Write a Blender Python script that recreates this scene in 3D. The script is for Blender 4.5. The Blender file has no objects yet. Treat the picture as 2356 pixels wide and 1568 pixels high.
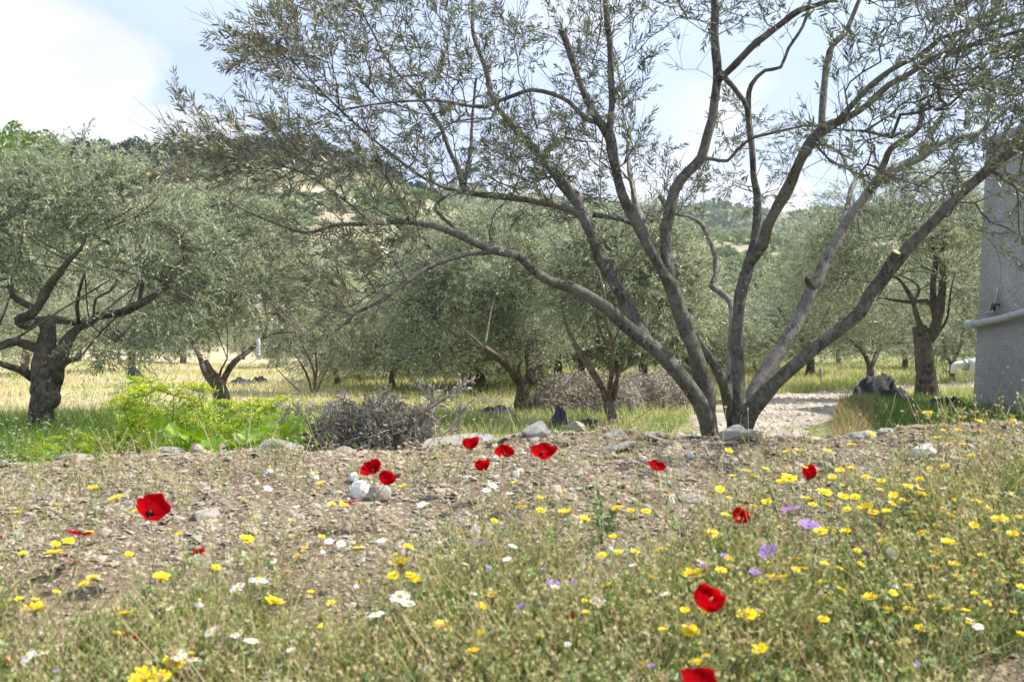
import bpy, bmesh, math, random
import numpy as np
from mathutils import Vector, Matrix, noise as mnoise

random.seed(7)
rng = np.random.default_rng(7)
SC = bpy.context.scene
COL = SC.collection

# ---------------------------------------------------------------- camera
F = 2356 * 35 / 36.0          # focal length in picture units (picture = 2356 x 1568)
CX, HZ = 1178.0, 760.0        # picture column of the axis, row of the horizon
cam_d = bpy.data.cameras.new('camera')
cam = bpy.data.objects.new('camera', cam_d)
COL.objects.link(cam)
cam_d.lens = 35; cam_d.sensor_width = 36
cam.location = (0, 0, 0); cam.rotation_euler = (math.radians(90), 0, 0)
cam_d.shift_y = -(784 - HZ) / 2356
cam_d.clip_start = 0.05; cam_d.clip_end = 6000
cam_d.dof.use_dof = True; cam_d.dof.focus_distance = 8.5; cam_d.dof.aperture_fstop = 5.2
SC.camera = cam

# ---------------------------------------------------------------- world, sun, exposure
SUN = Vector((0.76, 0.12, 1.0)).normalized()
sun_el = math.asin(SUN.z); sun_az = math.atan2(SUN.x, SUN.y)
W = bpy.data.worlds.new('World'); SC.world = W; W.use_nodes = True
nt = W.node_tree; nt.nodes.clear()
def N(t, typ, **kw):
    n = t.nodes.new(typ)
    for k, v in kw.items():
        if k.startswith('i_'):
            key = k[2:]
            key = int(key) if key.isdigit() else key
            n.inputs[key].default_value = v
        else: setattr(n, k, v)
    return n
def L(t, a, ao, b, bi): t.links.new(a.outputs[ao], b.inputs[bi])
def math_n(t, op, a, b=None, c=None, clamp=False):
    n = t.nodes.new('ShaderNodeMath'); n.operation = op; n.use_clamp = clamp
    for i, s in enumerate((a, b, c)):
        if s is None: continue
        if isinstance(s, (int, float)): n.inputs[i].default_value = s
        else: t.links.new(s, n.inputs[i])
    return n.outputs[0]
def ramp(t, fac, stops, interp='LINEAR'):
    n = t.nodes.new('ShaderNodeValToRGB'); n.color_ramp.interpolation = interp
    el = n.color_ramp.elements
    while len(el) < len(stops): el.new(0.5)
    for e, (p, c) in zip(el, stops):
        e.position = p
        e.color = (c, c, c, 1) if isinstance(c, (int, float)) else (*c, 1)
    t.links.new(fac, n.inputs[0])
    return n.outputs[0]
def mixc(t, fac, a, b, mode='MIX'):
    n = t.nodes.new('ShaderNodeMix'); n.data_type = 'RGBA'; n.blend_type = mode
    for s, i in ((fac, 0), (a, 6), (b, 7)):
        if isinstance(s, (int, float)): n.inputs[i].default_value = s
        elif isinstance(s, tuple): n.inputs[i].default_value = (*s, 1)
        else: t.links.new(s, n.inputs[i])
    return n.outputs[2]
def noise_n(t, vec, scale, detail=4, rough=0.55, dist=0.0, lac=2.0):
    n = t.nodes.new('ShaderNodeTexNoise')
    n.inputs['Scale'].default_value = scale; n.inputs['Detail'].default_value = detail
    n.inputs['Roughness'].default_value = rough; n.inputs['Distortion'].default_value = dist
    if vec is not None: t.links.new(vec, n.inputs['Vector'])
    return n.outputs[0]

sky = N(nt, 'ShaderNodeTexSky', sky_type='NISHITA', sun_disc=False, sun_elevation=sun_el,
        sun_rotation=sun_az, altitude=200, air_density=1.0, dust_density=2.2, ozone_density=1.2)
tc = N(nt, 'ShaderNodeTexCoord')
gen = tc.outputs['Generated']
def sky_map(loc, scl):
    m = nt.nodes.new('ShaderNodeMapping'); m.inputs['Location'].default_value = loc; m.inputs['Scale'].default_value = scl
    nt.links.new(gen, m.inputs['Vector']); return m.outputs[0]
# thin veil of high cloud + broken streaks
veil = noise_n(nt, sky_map((0.3, 1.1, 0.0), (1.3, 1.3, 4.5)), 1.7, 7, 0.55, 0.4)
veil = ramp(nt, veil, [(0.36, 0.62), (0.50, 0.82), (0.62, 1.0)])
# cumulus: blobs of cloud placed on the sky sphere, edges broken by noise
def blob(u, v, ru, rv):
    """soft round mass centred on a direction"""
    c = Vector(((u - CX) / F, 1.0, (HZ - v) / F)); l = c.length; c.normalize()
    d = nt.nodes.new('ShaderNodeVectorMath'); d.operation = 'SUBTRACT'
    nt.links.new(gen, d.inputs[0]); d.inputs[1].default_value = c
    s = nt.nodes.new('ShaderNodeVectorMath'); s.operation = 'MULTIPLY'
    nt.links.new(d.outputs[0], s.inputs[0]); s.inputs[1].default_value = (F / ru, F / ru * 0.8, F / rv)
    q = nt.nodes.new('ShaderNodeVectorMath'); q.operation = 'LENGTH'
    nt.links.new(s.outputs[0], q.inputs[0])
    return math_n(nt, 'SUBTRACT', 1.0, q.outputs[1])
b = blob(60, 150, 250, 150)
for bb in ((-250, 180, 300, 190), (215, 120, 95, 85), (40, 60, 130, 90), (150, 215, 170, 60), (380, 290, 190, 45), (250, 345, 300, 40),
           (1820, 450, 60, 45)):
    b = math_n(nt, 'MAXIMUM', b, blob(*bb))
edge = noise_n(nt, sky_map((0, 0, 0), (1, 1, 1.3)), 8, 9, 0.62)
b = math_n(nt, 'ADD', b, math_n(nt, 'MULTIPLY', math_n(nt, 'SUBTRACT', edge, 0.5), 1.15))
cum = ramp(nt, b, [(0.0, 0.0), (0.10, 0.45), (0.22, 0.85), (0.42, 1.0)])
other = noise_n(nt, sky_map((3.1, -1.2, 0.4), (1, 1, 2.4)), 2.6, 7, 0.55)
other = ramp(nt, other, [(0.53, 0.0), (0.62, 0.85)])
cum = math_n(nt, 'MAXIMUM', cum, math_n(nt, 'MULTIPLY', other, 0.8))
shade = noise_n(nt, sky_map((0, 2, 0), (1, 1, 1.8)), 5, 4, 0.5)
ccol = ramp(nt, shade, [(0.30, (4.9, 5.15, 5.6)), (0.48, (5.6, 5.8, 6.15)), (0.62, (7.3, 7.3, 7.35))])
vcol = (4.7, 5.6, 7.5)
skyc = mixc(nt, math_n(nt, 'MULTIPLY', veil, 0.95), sky.outputs[0], vcol)
skyc = mixc(nt, cum, skyc, ccol)
bg = N(nt, 'ShaderNodeBackground'); bg.inputs['Strength'].default_value = 0.10
nt.links.new(skyc, bg.inputs['Color'])
out = N(nt, 'ShaderNodeOutputWorld'); L(nt, bg, 0, out, 0)

sd = bpy.data.lights.new('sun', 'SUN'); sd.energy = 4.6; sd.angle = math.radians(0.55); sd.color = (1.0, 0.955, 0.88)
so = bpy.data.objects.new('sun', sd); COL.objects.link(so)
so.rotation_euler = SUN.to_track_quat('Z', 'Y').to_euler()
SC.view_settings.view_transform = 'Standard'; SC.view_settings.look = 'None'
SC.view_settings.gamma = 1.0; SC.view_settings.use_curve_mapping = False
SC.view_settings.exposure = 0.84
SC.cycles.max_bounces = 7; SC.cycles.diffuse_bounces = 3; SC.cycles.transmission_bounces = 4
SC.cycles.use_denoising = True

# ---------------------------------------------------------------- helpers
def pt(u, v, d):
    """world point seen at picture column u, row v (2356-wide picture) d metres ahead"""
    return np.array(((u - CX) / F * d, d, (HZ - v) / F * d))
def crop(ox, oy, s=2.6133):
    """reads coordinates taken from an enlarged crop of the photograph"""
    k = 2356 / 2500.0
    def f(pts):
        r = []
        for p in pts:
            q = [(ox + p[0] / s) * k, (oy + p[1] / s) * k]
            if len(p) > 2: q.append(p[2] / s * k)
            r.append(tuple(q))
        return r
    return f
C2, C3, C4, C5, C6 = crop(800, 0), crop(1600, 0), crop(0, 550), crop(800, 550), crop(1600, 550)

def mesh_np(name, V, F3=None, F4=None, mat=None, tint=None, smooth=False):
    me = bpy.data.meshes.new(name)
    V = np.asarray(V, dtype=np.float32)
    parts = []; tots = []
    if F3 is not None and len(F3): F3 = np.asarray(F3, dtype=np.int32); parts.append(F3.ravel()); tots.append(np.full(len(F3), 3, np.int32))
    if F4 is not None and len(F4): F4 = np.asarray(F4, dtype=np.int32); parts.append(F4.ravel()); tots.append(np.full(len(F4), 4, np.int32))
    idx = np.concatenate(parts); tot = np.concatenate(tots)
    start = np.concatenate(([0], np.cumsum(tot)[:-1])).astype(np.int32)
    me.vertices.add(len(V)); me.vertices.foreach_set('co', V.ravel())
    me.loops.add(len(idx)); me.loops.foreach_set('vertex_index', idx)
    me.polygons.add(len(tot)); me.polygons.foreach_set('loop_start', start)
    if tint is not None:
        a = me.attributes.new('tint', 'FLOAT', 'POINT')
        a.data.foreach_set('value', np.asarray(tint, dtype=np.float32))
    me.update(calc_edges=True)
    if smooth: me.polygons.foreach_set('use_smooth', np.ones(len(tot), bool))
    if mat is not None: me.materials.append(mat)
    return me
def link(name, me, parent=None, **props):
    o = bpy.data.objects.new(name, me); COL.objects.link(o)
    if parent is not None: o.parent = parent
    for k, v in props.items(): o[k] = v
    return o
def empty(name, loc, label, category, group=None, rz=0):
    o = bpy.data.objects.new(name, None); COL.objects.link(o)
    o.location = loc; o.rotation_euler = (0, 0, rz); o['label'] = label; o['category'] = category
    o.empty_display_size = 0.1
    if group: o['group'] = group
    return o
class Geo:
    """collects triangles and quads for one mesh"""
    def __init__(s): s.V = []; s.T = []; s.Q = []; s.t = []; s.n = 0
    def add(s, V, T=None, Q=None, tint=0.0):
        V = np.asarray(V, float)
        if T is not None and len(T): s.T.append(np.asarray(T) + s.n)
        if Q is not None and len(Q): s.Q.append(np.asarray(Q) + s.n)
        s.V.append(V); s.t.append(np.broadcast_to(np.asarray(tint, float), (len(V),)).copy()); s.n += len(V)
    def mesh(s, name, mat, smooth=False, origin=(0, 0, 0)):
        V = np.concatenate(s.V) - np.asarray(origin)
        return mesh_np(name, V, np.concatenate(s.T) if s.T else None, np.concatenate(s.Q) if s.Q else None,
                       mat, np.concatenate(s.t), smooth)
def smooth_path(P, R, n=None, step=0.05):
    """Catmull-Rom through the points"""
    P = np.asarray(P, float); R = np.asarray(R, float)
    if len(P) == 2: P = np.array([P[0], (P[0] + P[1]) / 2, P[1]]); R = np.array([R[0], R.mean(), R[1]])
    Pe = np.vstack((2 * P[0] - P[1], P, 2 * P[-1] - P[-2])); Re = np.concatenate(([R[0]], R, [R[-1]]))
    out = []; ro = []
    for i in range(1, len(Pe) - 2):
        seg = np.linalg.norm(Pe[i + 1] - Pe[i]); k = max(2, int(seg / step))
        for j in range(k):
            t = j / k; t2 = t * t; t3 = t2 * t
            a = 0.5 * (2 * Pe[i] + (Pe[i + 1] - Pe[i - 1]) * t + (2 * Pe[i - 1] - 5 * Pe[i] + 4 * Pe[i + 1] - Pe[i + 2]) * t2
                       + (3 * Pe[i] - Pe[i - 1] - 3 * Pe[i + 1] + Pe[i + 2]) * t3)
            out.append(a); ro.append(Re[i] + (Re[i + 1] - Re[i]) * t)
    out.append(P[-1]); ro.append(R[-1])
    return np.array(out), np.array(ro)
def tube(P, R, n=8, rough=0.0, seed=0, cap=True):
    P = np.asarray(P, float); R = np.asarray(R, float); m = len(P)
    T = np.gradient(P, axis=0); T /= np.linalg.norm(T, axis=1)[:, None] + 1e-9
    up = np.array((0, 1.0, 0.1)) if abs(T[0][1]) < 0.9 else np.array((1.0, 0, 0))
    a = np.cross(T[0], up); a /= np.linalg.norm(a)
    A = np.zeros((m, 3))
    for i in range(m):
        a = a - T[i] * np.dot(a, T[i]); a /= np.linalg.norm(a) + 1e-9; A[i] = a
    B = np.cross(T, A)
    th = np.linspace(0, 2 * np.pi, n, endpoint=False)
    rr = np.repeat(R[:, None], n, 1)
    if rough > 0:
        r2 = np.random.default_rng(seed)
        s = np.cumsum(np.linalg.norm(np.gradient(P, axis=0), axis=1))
        for k in range(5):
            fr = r2.uniform(1.0, 3.2) / max(R.max() * 5, 0.02); ph = r2.uniform(0, 6.28); q = r2.integers(1, 5)
            rr *= 1 + rough * 0.5 * np.sin(fr * s[:, None] + q * th[None] + ph)
        rr *= 1 + rough * 0.35 * r2.standard_normal(rr.shape) * 0.5
    V = P[:, None] + rr[..., None] * (A[:, None] * np.cos(th)[None, :, None] + B[:, None] * np.sin(th)[None, :, None])
    V = V.reshape(-1, 3)
    i = np.arange(m - 1)[:, None] * n; j = np.arange(n)[None]; j2 = (j + 1) % n
    Q = np.stack((i + j, i + j2, i + n + j2, i + n + j), -1).reshape(-1, 4)
    Tt = None
    if cap:
        V = np.vstack((V, P[-1] + T[-1] * R[-1] * 0.15, P[0]))
        e = (m - 1) * n; c = m * n
        Tt = np.array([(e + k, e + (k + 1) % n, c) for k in range(n)] + [((k + 1) % n, k, c + 1) for k in range(n)])
    return V, Tt, Q
def unit(a): return a / (np.linalg.norm(a, axis=-1, keepdims=True) + 1e-9)
def leaf_batch(geo, P, D, Nn, Ln, Wd, tint, detail=False, fold=0.25):
    """P base points, D directions, Nn face normals: lance-shaped leaves folded along the midrib"""
    n = len(P); D = unit(D); S = unit(np.cross(D, Nn)); Nn = np.cross(S, D)
    Ln = np.broadcast_to(Ln, (n,))[:, None]; Wd = np.broadcast_to(Wd, (n,))[:, None]
    if detail:
        c = rng.uniform(-0.16, 0.22, (n, 1))
        V = np.stack((P, P + D * Ln * .35 + S * Wd * .5 + Nn * (Wd * fold + Ln * c * .5), P + D * Ln * .35 - S * Wd * .5 + Nn * (Wd * fold + Ln * c * .5),
                      P + D * Ln * .72 + S * Wd * .38 + Nn * (Wd * fold + Ln * c * .35), P + D * Ln * .72 - S * Wd * .38 + Nn * (Wd * fold + Ln * c * .35),
                      P + D * Ln - Nn * Ln * c * .5, P + D * Ln * .35 + Nn * Ln * c * .5, P + D * Ln * .72 + Nn * Ln * c * .35), 1).reshape(-1, 3)
        b = np.arange(n)[:, None] * 8
        T = np.concatenate([b + np.array(t)[None] for t in ((0, 1, 6), (0, 6, 2), (3, 5, 7), (7, 5, 4))])
        Q = np.concatenate([b + np.array(t)[None] for t in ((1, 3, 7, 6), (6, 7, 4, 2))])
        geo.add(V, T, Q, np.repeat(tint, 8))
    else:
        V = np.stack((P, P + D * Ln * .45 + S * Wd * .5 + Nn * Wd * fold, P + D * Ln, P + D * Ln * .45 - S * Wd * .5 + Nn * Wd * fold), 1).reshape(-1, 3)
        b = np.arange(n)[:, None] * 4
        geo.add(V, np.concatenate((b + np.array((0, 1, 2))[None], b + np.array((0, 2, 3))[None])), None, np.repeat(tint, 4))
def rand_dir(n): return unit(rng.standard_normal((n, 3)))
def prism_batch(geo, A, B, ra, rb, tint):
    """three-sided thin sticks from A to B"""
    n = len(A); D = unit(B - A); X = unit(np.cross(D, rand_dir(n))); Y = np.cross(D, X)
    ra = np.broadcast_to(ra, (n,))[:, None]; rb = np.broadcast_to(rb, (n,))[:, None]
    vs = []
    for P, r in ((A, ra), (B, rb)):
        for k in range(3):
            a = k * 2.0944; vs.append(P + r * (X * math.cos(a) + Y * math.sin(a)))
    V = np.stack(vs, 1).reshape(-1, 3); b = np.arange(n)[:, None] * 6
    Q = np.concatenate([b + np.array(q)[None] for q in ((0, 1, 4, 3), (1, 2, 5, 4), (2, 0, 3, 5))])
    geo.add(V, None, Q, np.repeat(np.broadcast_to(tint, (n,)), 6))
def vnoise(P, scale, seed=0):
    """cheap smooth noise for arrays of points, about -1..1"""
    r = np.random.default_rng(seed); s = 0; P = np.asarray(P)
    for k in range(7):
        w = r.standard_normal(P.shape[-1]) * scale * (1 + 0.35 * k); s = s + np.sin(P @ w + r.uniform(0, 6.28)) / (1 + .25 * k)
    return s / 2.6

# ---------------------------------------------------------------- materials
def mat_new(name):
    m = bpy.data.materials.new(name); m.use_nodes = True; t = m.node_tree
    return m, t, t.nodes['Principled BSDF'], t.nodes['Material Output']
def attr(t, nm='tint'):
    a = t.nodes.new('ShaderNodeAttribute'); a.attribute_name = nm; return a.outputs['Fac']
def bump(t, bs, h, strength, dist):
    n = t.nodes.new('ShaderNodeBump'); n.inputs['Strength'].default_value = strength; n.inputs['Distance'].default_value = dist
    t.links.new(h, n.inputs['Height']); t.links.new(n.outputs[0], bs.inputs['Normal'])
def leaf_mat(name, stops, under=None, trans=0.3, rough=0.5, spec=0.35, interp='LINEAR', tmul=(1.3, 1.4, 0.7)):
    m, t, bs, o = mat_new(name)
    c = ramp(t, attr(t), stops, interp)
    if under is not None:
        g = t.nodes.new('ShaderNodeNewGeometry')
        c2 = mixc(t, 0.72, c, under)
        c = mixc(t, g.outputs['Backfacing'], c, c2)
    t.links.new(c, bs.inputs['Base Color']); bs.inputs['Roughness'].default_value = rough
    bs.inputs['Specular IOR Level'].default_value = spec
    tr = t.nodes.new('ShaderNodeBsdfTranslucent'); t.links.new(mixc(t, 1.0, c, tmul, 'MULTIPLY'), tr.inputs['Color'])
    mx = t.nodes.new('ShaderNodeMixShader'); mx.inputs[0].default_value = trans
    t.links.new(bs.outputs[0], mx.inputs[1]); t.links.new(tr.outputs[0], mx.inputs[2]); t.links.new(mx.outputs[0], o.inputs[0])
    return m
# tint 0..0.75 runs dark to light green, 0.8 brown, 0.95 cream blossom
M_OLIVE = leaf_mat('olive_leaf', [(0.0, (0.042, 0.062, 0.034)), (0.5, (0.095, 0.118, 0.068)), (0.72, (0.165, 0.19, 0.115)),
                                  (0.80, (0.22, 0.16, 0.085)), (0.88, (0.34, 0.26, 0.16)), (0.94, (0.56, 0.55, 0.36))],
                   under=(0.20, 0.22, 0.165), trans=0.22, rough=0.38, spec=0.5)
M_CROWN = leaf_mat('olive_crown', [(0.0, (0.10, 0.125, 0.078)), (0.5, (0.315, 0.34, 0.222)), (0.76, (0.52, 0.545, 0.39)),
                                   (0.80, (0.22, 0.17, 0.10)), (0.9, (0.60, 0.58, 0.37)), (1.0, (0.72, 0.70, 0.48))],
                   under=(0.46, 0.50, 0.40), trans=0.33, rough=0.42, spec=0.5, tmul=(1.2, 1.25, 0.8))
M_PINE = leaf_mat('pine_needles', [(0.0, (0.02, 0.042, 0.024)), (1.0, (0.055, 0.09, 0.045))], trans=0.1, rough=0.6)
M_PINE_LIGHT = leaf_mat('light_pine_needles', [(0.0, (0.08, 0.14, 0.035)), (1.0, (0.24, 0.33, 0.08))], trans=0.2, rough=0.6)
M_SCRUB = leaf_mat('hill_scrub', [(0.0, (0.10, 0.13, 0.07)), (0.6, (0.22, 0.26, 0.145)), (1.0, (0.34, 0.37, 0.22))], trans=0.2, rough=0.6)
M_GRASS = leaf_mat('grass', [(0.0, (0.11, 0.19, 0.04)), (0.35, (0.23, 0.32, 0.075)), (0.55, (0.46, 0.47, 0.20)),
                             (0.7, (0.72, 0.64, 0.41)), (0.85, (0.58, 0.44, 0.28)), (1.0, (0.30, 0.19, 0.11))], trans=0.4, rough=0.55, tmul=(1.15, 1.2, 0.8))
M_DEAD = leaf_mat('dead_leaf', [(0.0, (0.11, 0.08, 0.065)), (0.5, (0.36, 0.29, 0.245)), (1.0, (0.64, 0.57, 0.52))], under=(0.50, 0.46, 0.42), trans=0.15, rough=0.4, spec=0.5)
M_FENNEL = leaf_mat('fennel', [(0.0, (0.17, 0.30, 0.02)), (0.5, (0.30, 0.43, 0.04)), (1.0, (0.62, 0.64, 0.06))], trans=0.3, rough=0.5, tmul=(1.2, 1.2, 0.5))
M_BROAD = leaf_mat('broad_leaf', [(0.0, (0.20, 0.38, 0.02)), (1.0, (0.40, 0.56, 0.06))], trans=0.35, rough=0.4, tmul=(1.3, 1.3, 0.4))
def petal_mat(name, c0, c1, trans=0.35, rough=0.5):
    return leaf_mat(name, [(0.0, c0), (1.0, c1)], trans=trans, rough=rough, tmul=(1.15, 1.0, 1.0))
M_POPPY = leaf_mat('poppy_petal', [(0.0, (0.012, 0.002, 0.006)), (0.16, (0.03, 0.0, 0.004)), (0.24, (0.34, 0.001, 0.005)), (0.8, (0.46, 0.002, 0.008)), (1.0, (0.56, 0.006, 0.02))],
                   trans=0.45, rough=0.8, spec=0.04, tmul=(1.3, 0.8, 0.8))
M_YELLOW = petal_mat('yellow_petal', (0.85, 0.52, 0.004), (0.95, 0.80, 0.008), 0.2)
M_WHITE = petal_mat('white_petal', (0.78, 0.78, 0.74), (0.86, 0.86, 0.86), 0.25)
M_PURPLE = petal_mat('mauve_petal', (0.24, 0.09, 0.42), (0.46, 0.28, 0.70), 0.35)
M_GREENSTEM = leaf_mat('green_stem', [(0.0, (0.10, 0.18, 0.05)), (0.5, (0.22, 0.30, 0.11)), (1.0, (0.40, 0.45, 0.24))], trans=0.1)
M_POD = leaf_mat('pale_pod', [(0.0, (0.28, 0.38, 0.16)), (1.0, (0.52, 0.60, 0.36))], trans=0.3)
M_FLUFF = leaf_mat('seed_fluff', [(0.0, (0.45, 0.38, 0.30)), (1.0, (0.75, 0.72, 0.66))], trans=0.4)
def plain_mat(name, c, rough=0.6, var=0.15, scale=30, b=0.2, metal=0.0, bd=0.004):
    m, t, bs, o = mat_new(name)
    g = t.nodes.new('ShaderNodeTexCoord').outputs['Object']
    n1 = noise_n(t, g, scale, 6, 0.6)
    lo = tuple(x * (1 - var) for x in c); hi = tuple(min(1, x * (1 + var)) for x in c)
    t.links.new(ramp(t, n1, [(0.3, lo), (0.7, hi)]), bs.inputs['Base Color'])
    bs.inputs['Roughness'].default_value = rough; bs.inputs['Metallic'].default_value = metal
    bump(t, bs, n1, b, bd)
    return m
def bark_mat(name, dark, light, lichen=0.5, orange=0.5, scale=1.0, othr=.67):
    m, t, bs, o = mat_new(name)
    g = t.nodes.new('ShaderNodeTexCoord').outputs['Object']
    mp = t.nodes.new('ShaderNodeMapping'); mp.inputs['Scale'].default_value = (1, 1, 0.35); t.links.new(g, mp.inputs[0])
    big = noise_n(t, g, 3.2 * scale, 4, 0.6)
    fib = noise_n(t, mp.outputs[0], 38 * scale, 7, 0.7, 1.2)
    fine = noise_n(t, g, 120 * scale, 4, 0.6)
    c = mixc(t, ramp(t, fib, [(0.40, 0.0), (0.58, 1.0)]), dark, light)
    mot = ramp(t, noise_n(t, g, 17 * scale, 6, 0.7, 0.6), [(0.50, 0.0), (0.56, 0.5)])
    c = mixc(t, mot, c, tuple(min(1, x * 1.9) for x in light))
    c = mixc(t, math_n(t, 'MULTIPLY', ramp(t, big, [(0.42, 0.0), (0.62, 1.0)]), 0.55), c, tuple(min(1, x * 1.55) for x in light))
    vo = t.nodes.new('ShaderNodeTexVoronoi'); vo.inputs['Scale'].default_value = 26 * scale; t.links.new(g, vo.inputs['Vector'])
    sp = ramp(t, math_n(t, 'ADD', vo.outputs['Distance'], math_n(t, 'MULTIPLY', fine, 0.22)), [(0.24, 1.0), (0.33, 0.0)])
    wh = math_n(t, 'MULTIPLY', sp, ramp(t, noise_n(t, g, 5.5 * scale, 3, 0.5), [(0.50, 0.0), (0.60, lichen)]))
    c = mixc(t, wh, c, (0.46, 0.47, 0.42))
    og = ramp(t, noise_n(t, g, 8 * scale, 5, 0.7), [(othr, 0.0), (othr + .035, orange)])
    c = mixc(t, og, c, (0.42, 0.20, 0.02))
    t.links.new(c, bs.inputs['Base Color']); bs.inputs['Roughness'].default_value = 0.85
    bs.inputs['Specular IOR Level'].default_value = 0.2
    h = math_n(t, 'ADD', math_n(t, 'MULTIPLY', fib, 0.8), math_n(t, 'MULTIPLY', fine, 0.35))
    bump(t, bs, h, 1.0, 0.02)
    return m
M_BARK = bark_mat('grey_bark', (0.040, 0.036, 0.028), (0.15, 0.138, 0.112), 1.0, 0.6)
M_BARK_PALE = bark_mat('pale_bark', (0.075, 0.064, 0.052), (0.26, 0.235, 0.20), 1.0, 0.8)
M_BARK_OLD = bark_mat('old_bark', (0.035, 0.030, 0.026), (0.13, 0.11, 0.09), 0.6, 0.9, 0.8, .625)
M_BARK_MID = bark_mat('brown_bark', (0.045, 0.037, 0.03), (0.16, 0.13, 0.10), 0.7, 0.4, 0.8)
M_TWIG = plain_mat('twig', (0.09, 0.078, 0.066), 0.7, 0.35, 20)
M_CUT = plain_mat('cut_wood', (0.62, 0.42, 0.22), 0.7, 0.2, 60)
M_STICK = plain_mat('dead_stick', (0.30, 0.24, 0.20), 0.7, 0.35, 12)
def stone_mat(name, cols, scale=6, rough=0.8, use_tint=False):
    m, t, bs, o = mat_new(name)
    g = t.nodes.new('ShaderNodeTexCoord').outputs['Object']
    n1 = noise_n(t, g, scale, 7, 0.65, 0.5); n2 = noise_n(t, g, scale * 9, 5, 0.7)
    f = attr(t) if use_tint else ramp(t, n1, [(0.3, 0.0), (0.7, 1.0)])
    k = len(cols); c = ramp(t, f, [(i / (k - 1), cc) for i, cc in enumerate(cols)])
    c = mixc(t, 0.6, c, ramp(t, n2, [(0.3, 0.45), (0.7, 1.35)]), 'MULTIPLY')
    t.links.new(c, bs.inputs['Base Color']); bs.inputs['Roughness'].default_value = rough
    bump(t, bs, math_n(t, 'ADD', n1, math_n(t, 'MULTIPLY', n2, 0.4)), 0.6, 0.01)
    return m
M_SLATE = stone_mat('slate', [(0.20, 0.165, 0.13), (0.33, 0.28, 0.22), (0.40, 0.36, 0.31), (0.30, 0.29, 0.275)], 5)
M_CHIP = stone_mat('slate_chip', [(0.19, 0.145, 0.095), (0.35, 0.285, 0.20), (0.45, 0.38, 0.28), (0.37, 0.34, 0.285), (0.55, 0.50, 0.41)], 20, use_tint=True)
M_ROCKGREY = stone_mat('grey_rock', [(0.20, 0.19, 0.165), (0.35, 0.33, 0.29), (0.47, 0.445, 0.39)], 9)
M_QUARTZ = stone_mat('quartz', [(0.55, 0.55, 0.55), (0.82, 0.82, 0.81), (0.86, 0.86, 0.85)], 10)

# ---------------------------------------------------------------- terrain
CRX = np.array([-30, -6, -2.6, -2.0, -1.3, -0.4, 0.0, 0.15, 0.5, 0.8, 1.2, 1.45, 1.6, 2.0, 2.6, 6, 30])
CRZ = np.array([-.80, -.66, -.535, -.512, -.46, -.455, -.405, -.39, -.40, -.42, -.415, -.395, -.365, -.345, -.34, -.30, -.2])
def ground_z(x, y):
    x = np.asarray(x, float); y = np.asarray(y, float)
    zc = np.interp(x, CRX, CRZ)
    yc = 3.95 + 0.10 * np.sin(x * 1.7 + 0.4)
    near = zc - 0.235 * (yc - y) - 0.012 * np.maximum(0, y - 3.2) ** 2 * 4
    f = np.clip((y - yc) / 1.5, 0, 1); f = f * f * (3 - 2 * f)
    base = -1.10 + 0.035 * np.sin(x * 0.7 + y * 0.35) + 0.03 * np.sin(x * .31 - y * .9)
    far = np.clip((y - 22) / 40, 0, 1); base = base - 0.0 * far
    top = np.where(y < yc, near, zc - 0.02)
    z = top * (1 - f) + base * f
    P = np.stack((x, y), -1)
    b = 0.012 * vnoise(P, 5.0, 3) + 0.006 * vnoise(P, 16.0, 5)
    # mound of rough grass right of the path
    z = z + b * np.where(y < 5.5, 1, 0.8) + 0.22 * np.exp(-((x - 4.15) / 0.7) ** 2 - ((y - 11.2) / 1.4) ** 2)
    return z
ys = np.concatenate((np.linspace(-6, 1.0, 15), np.arange(1.1, 6.2, 0.035), np.geomspace(6.3, 3500, 130)))
ss = np.linspace(-1, 1, 301); ss = np.sign(ss) * (0.55 * np.abs(ss) + 0.45 * np.abs(ss) ** 3)
X = ss[None] * (9 + 1.2 * np.maximum(ys, 0))[:, None]; Y = np.repeat(ys[:, None], 301, 1)
Z = ground_z(X, Y)
Vg = np.stack((X, Y, Z), -1).reshape(-1, 3); a = np.arange(len(ys) - 1)[:, None] * 301 + np.arange(300)[None]
Qg = np.stack((a, a + 1, a + 302, a + 301), -1).reshape(-1, 4)
gm, t, bs, o = mat_new('ground_soil')
g = t.nodes.new('ShaderNodeNewGeometry').outputs['Position']
sep = t.nodes.new('ShaderNodeSeparateXYZ'); t.links.new(g, sep.inputs[0])
n_big = noise_n(t, g, 0.35, 4, 0.55); n_mid = noise_n(t, g, 3.0, 5, 0.6); n_fin = noise_n(t, g, 45, 6, 0.7)
soil = ramp(t, n_fin, [(0.3, (0.12, 0.085, 0.055)), (0.55, (0.25, 0.19, 0.13)), (0.75, (0.35, 0.285, 0.205))])
green = ramp(t, n_mid, [(0.3, (0.12, 0.15, 0.05)), (0.55, (0.22, 0.24, 0.09)), (0.75, (0.34, 0.30, 0.15))])
dry = ramp(t, n_mid, [(0.3, (0.36, 0.32, 0.18)), (0.6, (0.54, 0.45, 0.30)), (0.8, (0.46, 0.38, 0.26))])
yy = math_n(t, 'ADD', sep.outputs[1], math_n(t, 'MULTIPLY', math_n(t, 'SUBTRACT', n_mid, 0.5), 6.0))
f1 = ramp(t, math_n(t, 'MULTIPLY', math_n(t, 'SUBTRACT', sep.outputs[1], 4.5), 0.8, clamp=True), [(0, 0), (1, 1.0)])
f2 = ramp(t, math_n(t, 'MULTIPLY', math_n(t, 'SUBTRACT', yy, 10.5), 0.2, clamp=True), [(0, 0), (1, 1.0)])
ratio = math_n(t, 'DIVIDE', sep.outputs[0], math_n(t, 'MAXIMUM', sep.outputs[1], 1.0))
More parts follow.
